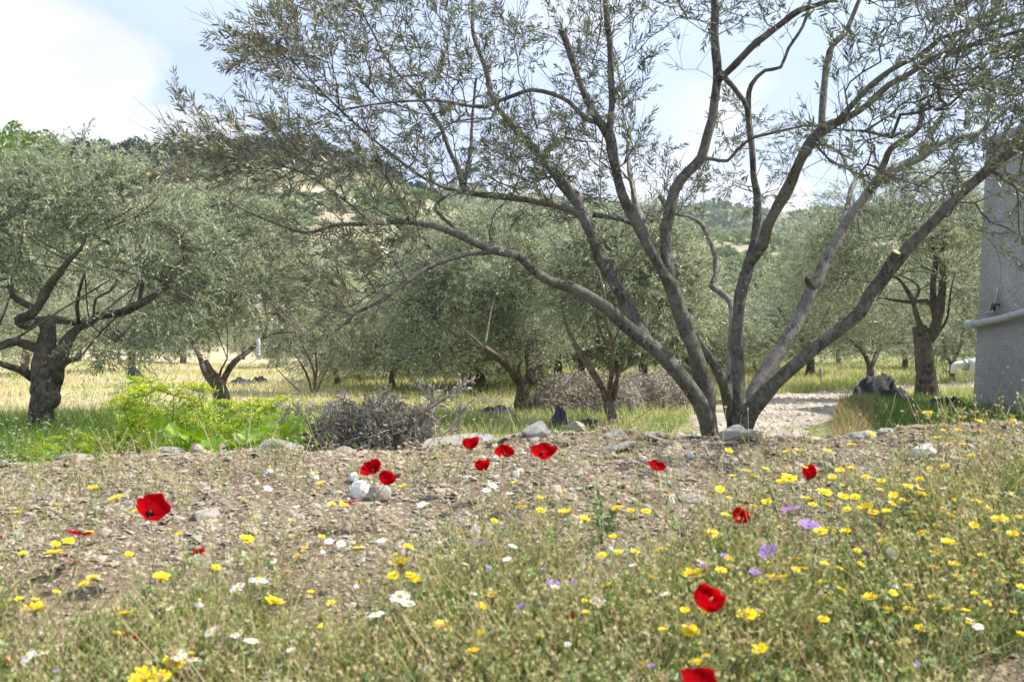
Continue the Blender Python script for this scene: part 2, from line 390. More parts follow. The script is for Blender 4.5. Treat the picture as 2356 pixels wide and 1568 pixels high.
f3 = ramp(t, math_n(t, 'ADD', math_n(t, 'ADD', ratio, 0.5), math_n(t, 'MULTIPLY', math_n(t, 'SUBTRACT', n_big, 0.5), .25)), [(0.30, 1.0), (0.45, 0.12)])
c = mixc(t, math_n(t, 'MULTIPLY', f2, f3), green, dry); c = mixc(t, f1, soil, c)
c = mixc(t, 0.5, c, ramp(t, n_fin, [(0.3, 0.6), (0.7, 1.25)]), 'MULTIPLY')
t.links.new(c, bs.inputs['Base Color']); bs.inputs['Roughness'].default_value = 0.95; bs.inputs['Specular IOR Level'].default_value = 0.1
bump(t, bs, n_fin, 0.8, 0.02)
ground = link('ground', mesh_np('ground', Vg, None, Qg, gm, None, True), kind='structure')

def on_ground(u, v, h=0.0, dmin=1.3, dmax=4.3):
    """point on the sight line (u, v) that is h above the foreground bank"""
    d = np.linspace(dmin, dmax, 700); p = np.stack(((u - CX) / F * d, d, (HZ - v) / F * d), -1)
    gap = p[:, 2] - ground_z(p[:, 0], p[:, 1]) - h
    k = np.where(gap <= 0)[0]
    i = k[0] if len(k) else int(np.argmin(gap[d < 4.0]))
    return p[i], d[i]

# dirt path behind the big tree
pm, t, bs, o = mat_new('pale_dirt')
g = t.nodes.new('ShaderNodeNewGeometry').outputs['Position']
n1 = noise_n(t, g, 1.7, 7, 0.68); n2 = noise_n(t, g, 30, 6, 0.7)
c = ramp(t, n1, [(0.33, (0.20, 0.18, 0.10)), (0.45, (0.34, 0.28, 0.21)), (0.6, (0.46, 0.40, 0.32)), (0.8, (0.38, 0.33, 0.26))])
c = mixc(t, 0.6, c, ramp(t, n2, [(0.3, 0.6), (0.7, 1.2)]), 'MULTIPLY')
t.links.new(c, bs.inputs['Base Color']); bs.inputs['Roughness'].default_value = 0.95; bump(t, bs, n2, 0.8, 0.015)
cl = [(.9, 6.3, .5), (1.35, 7.5, .8), (1.95, 9.0, 1.0), (2.5, 10.5, .92), (3.15, 12.3, .95), (4.25, 15.0, 1.05), (5.4, 17.0, .9), (7.4, 18.8, .8), (11, 20.3, .8), (16, 21.5, .8)]
Pc, Rc = smooth_path([(x, y, 0) for x, y, r in cl], [r for x, y, r in cl], step=0.25)
Tn = unit(np.gradient(Pc, axis=0)); Sn = np.stack((Tn[:, 1], -Tn[:, 0], 0 * Tn[:, 0]), -1)
k = 17; w = np.linspace(-1, 1, k)
jit = 1 + 0.14 * np.sin(np.arange(len(Pc)) * 0.9) + 0.17 * rng.standard_normal(len(Pc))
Vp = Pc[:, None] + Sn[:, None] * (w[None, :, None] * (Rc * jit)[:, None, None])
Vp[..., 2] = ground_z(Vp[..., 0], Vp[..., 1]) + 0.014 - 0.02 * (np.abs(w)[None] > 0.99)
a = np.arange(len(Pc) - 1)[:, None] * k + np.arange(k - 1)[None]
link('dirt_path', mesh_np('dirt_path', Vp.reshape(-1, 3), None, np.stack((a, a + 1, a + k + 1, a + k), -1).reshape(-1, 4), pm, None, True), kind='structure')
def on_path(x, y, m=0.9):
    P = np.stack((x, y), -1); d = np.linalg.norm(P[:, None] - Pc[None, :, :2], axis=2); i = d.argmin(1)
    return d[np.arange(len(P)), i] < Rc[i] * m

# hills
def hill(name, us, rows, d0, d1, mat, bumpy, seed, nd=70, row0=800):
    uu = np.linspace(us[0], us[-1], 240); sk = np.interp(uu, us, rows)
    tt = np.linspace(0, 1.25, nd)
    D = d0 + (d1 - d0) * tt
    prof = np.where(tt < 1, np.sin(np.minimum(tt, 1) * np.pi / 2) ** 0.9, 1 - (tt - 1) * 1.6)
    zt = (HZ - sk) / F * d1
    Zh = -6 + prof[:, None] * (zt[None] + 6)
    Xh = (uu[None] - CX) / F * D[:, None]; Yh = np.repeat(D[:, None], len(uu), 1)
    P2 = np.stack((Xh, Yh), -1)
    Zh = Zh + bumpy * (vnoise(P2, 0.035, seed) + 0.35 * vnoise(P2, 0.13, seed + 1)) * np.sin(np.clip(tt, 0, 1) * np.pi)[:, None] ** 0.5
    a = np.arange(nd - 1)[:, None] * 240 + np.arange(239)[None]
    V = np.stack((Xh, Yh, Zh), -1)
    link(name, mesh_np(name, V.reshape(-1, 3), None, np.stack((a, a + 1, a + 241, a + 240), -1).reshape(-1, 4), mat, None, True), kind='structure')
    return uu, D, V
def hill_mat(name, sc, cols):
    m, t, bs, o = mat_new(name)
    g = t.nodes.new('ShaderNodeNewGeometry').outputs['Position']
    mp = t.nodes.new('ShaderNodeMapping'); mp.inputs['Scale'].default_value = (0.5, 1, 2.4); t.links.new(g, mp.inputs[0])
    n1 = noise_n(t, mp.outputs[0], sc, 6, 0.62); n2 = noise_n(t, g, sc * 8, 5, 0.7)
    c = ramp(t, n1, cols); c = mixc(t, 0.6, c, ramp(t, n2, [(0.3, 0.55), (0.7, 1.2)]), 'MULTIPLY')
    t.links.new(c, bs.inputs['Base Color']); bs.inputs['Roughness'].default_value = 1.0; bs.inputs['Specular IOR Level'].default_value = 0.05
    bump(t, bs, n2, 0.8, 1.0)
    return m
MH1 = hill_mat('dry_hillside', 0.07, [(0.35, (0.17, 0.19, 0.09)), (0.50, (0.32, 0.31, 0.19)), (0.60, (0.46, 0.39, 0.28)), (0.7, (0.54, 0.46, 0.35))])
MH2 = hill_mat('far_hillside', 0.02, [(0.35, (0.06, 0.09, 0.055)), (0.5, (0.14, 0.165, 0.10)), (0.62, (0.30, 0.28, 0.20))])
h1u, h1d, H1 = hill('near_hill', [-1400, -300, 0, 200, 420, 600, 700, 800, 870, 950, 1000, 1080, 1200, 1650, 1850, 2100, 2600, 3600],
                    [375, 390, 425, 430, 425, 410, 412, 430, 445, 475, 490, 520, 545, 590, 600, 570, 520, 480], 75, 260, MH1, 1.8, 11)
h2u, h2d, H2 = hill('far_hill', [-1400, 600, 960, 1030, 1045, 1110, 1130, 1200, 1400, 1660, 1800, 2100, 2600, 3600],
                    [520, 520, 500, 474, 468, 468, 482, 492, 496, 503, 514, 500, 470, 450], 330, 640, MH2, 7.0, 21)

# ---------------------------------------------------------------- olive trees
def trace3d(pts, d0, d1, parent=None, lw=.87):
    """points (u, v, r) read along a limb -> world points and radii, depth running from d0 to d1"""
    P = np.array([p[:2] for p in pts], float); R = np.array([p[2] for p in pts], float)
    if parent is not None:
        pp, pd = parent; d0 = pd[np.linalg.norm(pp - P[0], axis=1).argmin()]
    s = np.concatenate(([0], np.cumsum(np.linalg.norm(np.diff(P, axis=0), axis=1)))); s /= s[-1]
    D = d0 + (d1 - d0) * s
    W3 = np.array([pt(p[0], p[1], d) for p, d in zip(P, D)])
    return W3, R / F * D * lw, (P, D)
def limb_obj(name, W3, R, mat, parent, org, n=10, rough=0.12, step=0.05, seed=0, cut=False):
    Ps, Rs = smooth_path(W3, R, step=step)
    Ps = Ps + (vnoise(Ps, 6.0, seed + 3)[:, None] * np.array((1, .6, .3)) * Rs[:, None] * 0.22)
    g = Geo(); g.add(*tube(Ps - org, Rs, n, rough, seed))
    me = mesh_np(name, np.concatenate(g.V), np.concatenate(g.T), np.concatenate(g.Q), mat, None, True)
    ob = link(name, me, parent)
    if cut:
        T = unit(Ps[-1] - Ps[-3]); r = Rs[-1] * 0.97
        a = unit(np.cross(T, (0.1, .9, .3))); b2 = np.cross(T, a); th = np.linspace(0, 6.283, 12, endpoint=False)
        ring = Ps[-1] + r * (a * np.cos(th)[:, None] + b2 * np.sin(th)[:, None]) - org
        V = np.vstack((ring + T * r * .1, ring + T * r * .25, (Ps[-1] - org + T * r * .27)[None]))
        i = np.arange(12); j = (i + 1) % 12
        link('cut_face', mesh_np('cut_face', V, np.stack((i + 12, j + 12, np.full(12, 24)), -1), np.stack((i, j, j + 12, i + 12), -1), M_CUT), ob)
    return ob, Ps, Rs

# ---- the big many-stemmed olive tree -------------------------------------
BASE = np.array((*pt(1675, 1100, 6.35)[:2], -1.10))
big = empty('olive_tree', BASE, 'large many-stemmed olive tree spreading over the whole view behind the stony bank', 'tree')
stems = {}
skel_P = []; skel_R = []
def big_limb(key, pts, d0, d1, parent=None, name='limb', mat=None, n=10, cut=False, rough=0.13):
    W3, R, pd = trace3d(pts, d0, d1, stems.get(parent))
    stems[key] = pd
    ob, Ps, Rs = limb_obj(name, W3, R, mat or M_BARK, big, BASE, n, rough, 0.05, len(stems) * 7 + 5, cut)
    skel_P.append(Ps[::2]); skel_R.append(Rs[::2])
    return ob
# trunk stool at the base
def U(pts): return pts
stool, _, _ = limb_obj('trunk', np.array([(*BASE[:2], -1.25), (*BASE[:2], -1.0), (*(BASE[:2] + (0.0, 0.0)), -0.72)]), np.array((0.30, 0.23, 0.17)), M_BARK, big, BASE, 14, 0.18, 0.05, 3)
big_limb('s1', [(1672, 1130, 22), (1655, 1060, 24), (1632, 1003, 22), (1610, 928, 22), (1563, 862, 20), (1493, 790, 18), (1440, 745, 17), (1400, 712, 16), (1325, 667, 15), (1255, 640, 14), (1195, 592, 12),
                (1130, 575, 11), (1060, 540, 10), (1000, 519, 8.5), (930, 511, 7), (850, 515, 6), (770, 518, 5), (700, 535, 4), (600, 500, 3), (520, 460, 2)], 6.3, 5.3)
big_limb('s1b', [(1135, 578, 7), (1060, 588, 6.5), (1000, 608, 6), (940, 645, 5.5), (880, 690, 5), (822, 718, 4), (800, 740, 3), (770, 762, 2)], 0, 5.3, 's1', 'branch', n=7)
big_limb('s1c', [(1050, 528, 5), (1003, 483, 4.5), (1012, 462, 4), (1045, 440, 3)], 0, 6.0, 's1', 'branch', n=7)
big_limb('s1d', [(940, 508, 5), (922, 465, 4.5), (900, 425, 4), (870, 360, 3), (840, 280, 2)], 0, 5.5, 's1', 'branch', n=7)
big_limb('s1e', [(860, 515, 4), (780, 450, 3.5), (700, 400, 3), (610, 370, 2), (520, 350, 1.5)], 0, 5.1, 's1', 'branch', n=6)
big_limb('s2', [(1493, 790, 16), (1461, 733, 17), (1425, 664, 17), (1392, 609, 16), (1367, 548, 16), (1345, 500, 15.5), (1331, 467, 14), (1295, 422, 13.5), (1266, 386, 13), (1234, 346, 11),
                (1197, 307, 10), (1161, 267, 8), (1136, 231, 7), (1118, 160, 6), (1090, 80, 5), (1085, -20, 4), (1060, -120, 3)], 0, 6.9, 's1')
big_limb('s2a', [(1345, 498, 10), (1288, 476, 9), (1215, 461, 8.5), (1151, 452, 8), (1078, 443, 8), (1062, 425, 7), (1053, 382, 6.5), (1035, 346, 6), (1017, 299, 5.5), (999, 267, 5), (960, 215, 4), (900, 150, 3), (850, 60, 2.5), (800, -40, 2)], 0, 5.9, 's2', 'branch', n=8)
big_limb('s2a2', [(1066, 438, 5.5), (1078, 382, 5), (1084, 332, 4.5), (1087, 267, 4), (1095, 180, 3)], 0, 6.3, 's2a', 'branch', n=6)
big_limb('s2b', [(1072, 443, 5), (1028, 433, 4.5), (960, 400, 4), (870, 330, 3.5), (780, 250, 3), (700, 170, 2.2), (640, 100, 1.6)], 0, 5.5, 's2a', 'branch', n=6)
big_limb('s2c', [(1363, 494, 7), (1425, 503, 7), (1461, 519, 6)], 0, 6.3, 's2', 'branch', n=7)
big_limb('s3', [(1690, 1130, 24), (1660, 1060, 24), (1636, 1005, 24), (1627, 933, 24), (1612, 861, 23), (1591, 792, 21), (1565, 720, 20), (1544, 655, 19), (1522, 616, 15), (1505, 585, 14), (1485, 550, 14), (1461, 512, 14),
                (1436, 465, 14), (1421, 415, 13.5), (1410, 343, 13), (1403, 314, 12), (1378, 278, 10), (1349, 227, 9.5), (1327, 173, 9), (1309, 115, 8.5), (1291, 68, 8)], 6.3, 5.9, None, cut=True)
big_limb('s3r', [(1403, 318, 9), (1404, 270, 8.5), (1407, 216, 8.5), (1403, 115, 8), (1392, 0, 7), (1385, -120, 6)], 0, 5.8, 's3')
big_limb('s3l', [(1381, 285, 7), (1345, 270, 6.5), (1309, 234, 6), (1270, 216, 6), (1223, 207, 6), (1169, 224, 5.5), (1115, 245, 5), (1060, 240, 4.5), (1006, 231, 4), (900, 235, 3.2), (800, 250, 2.5)], 0, 5.4, 's3', 'branch', n=7)
big_limb('s3m', [(1500, 570, 9), (1478, 510, 9), (1461, 462, 8), (1452, 410, 7), (1444, 350, 5), (1450, 290, 4)], 0, 6.9, 's3', 'branch', mat=M_BARK_PALE, n=7)
big_limb('s4', [(1544, 655, 15), (1534, 600, 15), (1530, 547, 15), (1537, 500, 15), (1552, 438, 15), (1580, 397, 14.5), (1612, 364, 13), (1627, 317, 12), (1641, 252, 12), (1650, 188, 11.5), (1647, 119, 11), (1643, 0, 10), (1640, -120, 9)], 0, 6.1, 's3')
big_limb('s4stub', [(1538, 485, 9), (1522, 454, 7)], 0, 6.25, 's4', 'branch', cut=True)
big_limb('s4a', [(1650, 190, 8), (1695, 144, 9), (1742, 97, 9), (1804, 50, 8.5), (1840, 24, 8), (1900, 5, 6), (1990, -30, 5)], 0, 5.6, 's4')
big_limb('s4b', [(1652, 160, 7), (1677, 188, 7), (1710, 231, 7), (1722, 262, 7)], 0, 6.5, 's4', 'branch', n=7)
big_limb('s4c', [(1612, 362, 5.5), (1641, 366, 5), (1674, 370, 4.5), (1695, 346, 4.2), (1724, 321, 4), (1760, 310, 4), (1807, 299, 3.6), (1868, 288, 3), (1950, 300, 2.5), (2005, 299, 2)], 0, 5.6, 's4', 'branch', n=6)
big_limb('s5', [(1700, 1120, 20), (1702, 1010, 20), (1703, 944, 18), (1697, 843, 16), (1693, 778, 16), (1703, 699, 15.5), (1719, 618, 15), (1733, 560, 11), (1740, 518, 10), (1744, 451, 10), (1733, 407, 9), (1730, 343, 8), (1724, 281, 8), (1721, 231, 7.5), (1728, 195, 6), (1760, 162, 5),
                (1796, 155, 4.5), (1814, 112, 4.5), (1847, 61, 4), (1861, 15, 4), (1875, -60, 3)], 6.35, 6.6)
big_limb('s6', [(1726, 605, 13), (1760, 554, 15), (1767, 520, 15), (1804, 451, 15), (1832, 390, 14.5), (1861, 335, 14), (1894, 296, 13), (1941, 274, 9.5), (1995, 242, 9), (2042, 198, 8.5), (2092, 170, 8), (2139, 137, 8), (2193, 119, 7), (2265, 94, 6), (2356, 68, 5), (2460, 30, 4)], 0, 4.9, 's5')
big_limb('s6b', [(1925, 282, 7), (1970, 231, 7.5), (2006, 195, 7.5), (2060, 155, 7), (2121, 126, 6.5), (2168, 87, 6), (2229, 68, 5), (2356, 29, 4), (2440, -10, 3)], 0, 5.4, 's6')
big_limb('s6c', [(1890, 300, 9), (1893, 238, 9), (1899, 180, 9), (1908, 133, 8.5), (1915, 105, 8), (1941, 79, 7), (1955, 55, 6), (1990, -30, 5)], 0, 6.2, 's6')
big_limb('s7', [(1690, 1130, 24), (1702, 1010, 24), (1723, 926, 22), (1757, 865, 21), (1793, 807, 19), (1826, 756, 18), (1851, 699, 17), (1883, 637, 16), (1908, 583, 15), (1933, 540, 14), (1959, 494, 13), (1995, 447, 12.5), (2024, 407, 12), (2070, 386, 11), (2121, 361, 10), (2157, 332, 8), (2200, 317, 7), (2251, 306, 6),
                (2280, 281, 5), (2330, 240, 4)], 6.45, 7.0, None, mat=M_BARK_PALE)
big_limb('s7st', [(1878, 668, 10), (1862, 650, 9), (1858, 639, 8)], 0, 6.6, 's7', 'branch')
big_limb('s7b', [(1997, 447, 9), (2027, 390, 9), (2049, 343, 8.5), (2085, 317, 7.5), (2114, 292, 7), (2121, 252, 6), (2117, 244, 5)], 0, 6.3, 's7', 'branch', n=8)
big_limb('s7c', [(2100, 370, 8), (2132, 325, 7.5), (2157, 281, 7), (2168, 270, 6.5)], 0, 7.3, 's7', 'branch', mat=M_BARK_PALE, n=8, cut=True)
big_limb('s7d', [(1935, 545, 9), (1944, 500, 8.5), (1959, 440, 7), (1970, 404, 6.5), (1948, 382, 6), (1933, 350, 5), (1880, 330, 4), (1840, 345, 3)], 0, 7.7, 's7', 'branch', mat=M_BARK_PALE, n=8)
big_limb('s8', [(1690, 1130, 26), (1695, 1040, 26), (1716, 965, 24), (1740, 930, 21), (1782, 879, 19), (1832, 839, 17), (1879, 800, 16.5), (1926, 764, 16.5), (1977, 717, 16.5), (1998, 677, 16.5), (2034, 637, 16.5), (2070, 592, 15), (2114, 545, 14), (2153, 505, 14), (2175, 480, 13.5), (2229, 429, 13.5), (2276, 386, 13.5),
                (2319, 353, 13), (2356, 335, 12.5), (2430, 300, 11), (2520, 250, 9)], 6.2, 5.5)
big_limb('s8st', [(2032, 640, 13), (2048, 605, 12), (2061, 581, 11)], 0, 5.75, 's8', 'branch', cut=True)
big_limb('s8b', [(2280, 392, 6), (2330, 425, 5), (2400, 470, 4)], 0, 5.2, 's8', 'branch', n=6)
big_limb('s9', [(1690, 1080, 12), (1684, 1000, 12), (1681, 915, 9.5), (1679, 825, 9), (1685, 735, 8.5), (1681, 698, 8.5), (1663, 677, 9), (1638, 657, 8), (1647, 637, 7.5), (1645, 583, 7), (1630, 547, 6), (1616, 519, 5), (1587, 498, 4), (1530, 490, 3)], 6.6, 7.3, None, mat=M_BARK_PALE)
big_limb('s10', [(1600, 770, 11), (1616, 800, 12), (1636, 828, 13), (1663, 880, 14), (1677, 933, 14), (1690, 1000, 15), (1692, 1090, 15)], 6.2, 6.55)

# leafy twigs grow from the limbs to scattered targets
def in_poly(P, poly):
    x, y = P[:, 0], P[:, 1]; c = np.zeros(len(P), bool); j = len(poly) - 1
    for i in range(len(poly)):
        xi, yi = poly[i]; xj, yj = poly[j]
        k = ((yi > y) != (yj > y)) & (x < (xj - xi) * (y - yi) / (yj - yi + 1e-9) + xi); c ^= k; j = i
    return c
def scatter(poly, n, d0, d1, clump=0.35):
    a = np.array(poly, float); lo, hi = a.min(0), a.max(0); out = []
    while len(out) < n:
        P = rng.uniform(lo, hi, (n * 3, 2)); m = in_poly(P, poly)
        m &= rng.random(len(P)) < 0.5 + clump * vnoise(P, 0.012, 9)
        out += list(P[m])
    out = np.array(out[:n]); D = rng.uniform(d0, d1, n)
    return np.array([pt(p[0], p[1], d) for p, d in zip(out, D)])
targets = np.vstack((
    scatter([(640, -90), (1380, -90), (1425, 120), (1360, 330), (1200, 450), (1050, 440), (900, 420), (740, 420), (640, 380), (600, 300), (640, 230), (610, 140), (620, 60)], 800, 5.1, 7.2),
    scatter([(440, 300), (600, 270), (720, 300), (1000, 430), (980, 510), (800, 500), (620, 440), (500, 400)], 110, 4.9, 5.9),
    scatter([(560, 90), (640, -20), (700, 60), (700, 200), (620, 190)], 38, 4.9, 5.9),
    scatter([(1100, 250), (1440, 200), (1500, 330), (1640, 400), (1600, 500), (1400, 520), (1180, 500)], 250, 5.9, 7.3),
    scatter([(1380, -90), (1500, -90), (1500, 120), (1450, 300), (1400, 200)], 60, 5.6, 7.0),
    scatter([(1840, -120), (2500, -120), (2520, 420), (2300, 420), (2150, 460), (1960, 400), (1850, 330), (1900, 200), (1890, 60)], 590, 4.4, 7.0),
    scatter([(2080, -120), (2500, -120), (2500, 250), (2150, 200)], 170, 3.9, 5.4),
    scatter([(1540, -100), (1860, -100), (1850, 40), (1700, 70), (1560, 60)], 90, 5.4, 6.6),
    scatter([(1640, 200), (1860, 280), (1830, 470), (1660, 480)], 60, 6.6, 7.5),
    scatter([(640, 500), (1000, 530), (900, 640), (860, 740), (760, 740), (690, 640)], 110, 5.0, 5.8),
    scatter([(400, 245), (620, 235), (700, 320), (500, 430), (400, 400)], 48, 4.7, 5.6),
    scatter([(525, 75), (640, 40), (660, 200), (560, 190)], 26, 5.0, 5.5),
    scatter([(2150, 400), (2460, 400), (2460, 640), (2330, 560), (2200, 520)], 26, 5.0, 6.2)))
special = [(430, 262, 5.0), (412, 240, 5.0), (405, 300, 5.0), (400, 375, 4.6), (430, 340, 4.9), (525, 92, 5.2), (555, 150, 5.2), (548, 105, 5.2), (590, 215, 5.3), (570, 240, 5.2), (380, 408, 4.4), (360, 430, 4.4),
           (420, 420, 4.6), (625, -10, 5.4), (1710, 160, 6.0), (1560, 100, 6.3), (1570, 160, 6.1), (2290, 560, 4.9), (2320, 600, 4.9), (1722, 800, 6.1), (1716, 770, 6.2)]
targets = np.vstack((targets, [pt(*s) for s in special]))
sk = np.vstack(skel_P); skr = np.concatenate(skel_R)
okm = skr > 0.0; sk = sk[okm & (sk[:, 2] > -0.35)]
cap_n = len(sk) + len(targets) * 7
NP = np.zeros((cap_n, 3)); NP[:len(sk)] = sk; nn = len(sk)
par = -np.ones(cap_n, int); cnt = np.zeros(cap_n)
dist = np.array([np.min(np.linalg.norm(sk - q, axis=1)) for q in targets])
tipdir = []
for q in targets[np.argsort(dist)]:
    dd = np.linalg.norm(NP[:nn] - q, axis=1)
    # prefer joining closer to the middle of the tree than the target
    ax = NP[:nn] - (BASE + (0, 0, 0.6)); qx = q - (BASE + (0, 0, 0.6))
    pen = np.maximum(0, (np.linalg.norm(ax, axis=1) - np.linalg.norm(qx) + 0.10)) * 1.5
    i = int(np.argmin(dd + pen)); p0 = NP[i]; v = q - p0; ln = np.linalg.norm(v)
    side = rng.standard_normal(3) * ln * 0.16; side[2] += ln * rng.uniform(-0.12, 0.05)
    m = int(np.clip(ln / 0.07, 1, 7)); prev = i
    for j in range(1, m + 1):
        s = j / m; NP[nn] = p0 + v * s + side * 4 * s * (1 - s) * 0.6 + rng.standard_normal(3) * 0.006 * (j < m)
        par[nn] = prev; prev = nn; nn += 1
    dlast = NP[prev] - NP[par[prev]] if par[prev] >= 0 else v
    tipdir.append((prev, unit(unit(dlast) + 0.5 * unit(v))))
for i, _ in tipdir:
    j = i
    while j >= 0: cnt[j] += 1; j = par[j]
idx = np.where(par[:nn] >= 0)[0]
rad = 0.00135 * np.maximum(cnt, 1) ** 0.42
tw = Geo(); prism_batch(tw, NP[par[idx]], NP[idx], np.where(par[par[idx]] >= 0, rad[par[idx]], rad[idx]), rad[idx], 0)
# bare fine twigs
bi = rng.choice(idx, 2600); ba = NP[bi]; bd = unit(unit(NP[bi] - NP[par[bi]]) + rng.standard_normal((2600, 3)) * .55 + (0, 0, .2)); bl_ = rng.uniform(.08, .34, (2600, 1))
bm_ = ba + bd * bl_ * .5 + rng.standard_normal((2600, 3)) * .012; prism_batch(tw, ba, bm_, .0017, .0012, 0); prism_batch(tw, bm_, bm_ + unit(bd + rng.standard_normal((2600, 3)) * .25) * bl_ * .5, .0012, .0008, 0)
# leaf sprays
lv = Geo(); SP = []; SD = []; SN = []; ST = []; SL = []
def spray(p, d, n, brown, size=1.0):
    ln = 0.013 * n; p = np.array(p); d = unit(d + np.array((0, 0, rng.uniform(-0.25, 0.35))) + rng.standard_normal(3) * 0.25)
    droop = np.array((rng.uniform(-.5, .5), rng.uniform(-.5, .5), rng.uniform(-0.9, 0.5))); last = p; base_t = rng.uniform(0.0, 0.6)
    A = []; B = []
    for k in range(n):
        s = (k + 1) / n; d2 = unit(d + droop * s * 0.7); q = last + d2 * ln / n * 1.35
        A.append(last); B.append(q); last = q
        x = unit(np.cross(d2, rng.standard_normal(3)))
        for sg in (1, -1):
            if rng.random() < 0.14: continue
            SP.append(q); SD.append(unit(d2 * rng.uniform(0.7, 1.3) + x * sg * rng.uniform(.45, .9) + np.array((0, 0, -0.1)))); SN.append(unit(np.cross(x, d2) + rng.standard_normal(3) * .5))
            r = rng.random()
            ST.append(rng.uniform(0.78, 0.9) if r < brown else min(0.72, base_t + rng.uniform(-0.1, 0.2)))
            SL.append(size * rng.uniform(0.034, 0.060) * (1.1 - 0.35 * s))
    SP.append(last); SD.append(d2); SN.append(rng.standard_normal(3)); ST.append(min(.7, base_t + .1)); SL.append(0.045 * size)
    prism_batch(tw, np.array(A), np.array(B), 0.0012, 0.001, 0)
for i, d in tipdir:
    p = NP[i]; u = CX + p[0] / p[1] * F; v = HZ - p[2] / p[1] * F
    br = np.interp(u, [500, 800, 1150, 1400], [0.62, 0.42, 0.16, 0.05])
    if v > 520 and u < 1000: br = 0.8
    if u < 900: d = unit(d + np.array((-.7, 0, .45)) * np.interp(u, [500, 900], [1.1, .2]))
    k = 2 if rng.random() < 0.22 else 1
    for _ in range(k): spray(p, unit(d + rng.standard_normal(3) * 0.45 * (k > 1)), int(rng.integers(5, 12)), br)
# short sprays along the twigs
for i in rng.choice(idx, int(len(idx) * 0.10), replace=False):
    if cnt[i] > 6: continue
    u = CX + NP[i][0] / NP[i][1] * F
    spray(NP[i], rng.standard_normal(3) + np.array((0, 0, .4)), int(rng.integers(2, 6)), np.interp(u, [500, 800, 1150, 1400], [0.6, 0.4, 0.15, 0.05]))
SP = np.array(SP); SD = np.array(SD); SN = np.array(SN); ST = np.array(ST); SL = np.array(SL)
# the 300 leaves that show largest are parts of their own
uu = CX + SP[:, 0] / SP[:, 1] * F; vv = HZ - SP[:, 2] / SP[:, 1] * F
score = SL / SP[:, 1] * np.linalg.norm(unit(SD)[:, [0, 2]], axis=1) * ((uu > 0) & (uu < 2356) & (vv > 0) & (vv < 1568))
top = np.argsort(-score)[:300]; rest = np.setdiff1d(np.arange(len(SP)), top)
leaf_batch(lv, SP[rest], SD[rest], SN[rest], SL[rest], SL[rest] * rng.uniform(.15, .22, len(rest)), ST[rest], True)
link('twig', tw.mesh('twig', M_TWIG, False, BASE), big, kind='stuff')
link('leaf', lv.mesh('leaf', M_OLIVE, False, BASE), big, kind='stuff')
lp = []
for k in range(12):
    g1 = Geo(); leaf_batch(g1, np.zeros((1, 3)), np.array([(1.0, 0, 0)]), np.array([(0, 0, 1.0)]), 1.0, rng.uniform(.18, .25), np.array([[0.1, .3, .5, .6, .2, .8, .84, .45, .35, .55, .86, .25][k]]), True)
    lp.append(g1.mesh('leaf', M_OLIVE))
green_m = [k for k in range(12) if k not in (5, 6, 10)]
for i in top:
    k = random.choice((5, 6, 10)) if ST[i] > 0.75 else random.choice(green_m)
    D = unit(SD[i]); S = unit(np.cross(SN[i], D)); Nn = np.cross(D, S)
    ob = link('leaf', lp[k], big); M = Matrix(((D[0], S[0], Nn[0]), (D[1], S[1], Nn[1]), (D[2], S[2], Nn[2]))).to_4x4()
    ob.matrix_local = Matrix.Translation(Vector(SP[i] - BASE)) @ M @ Matrix.Scale(SL[i], 4)

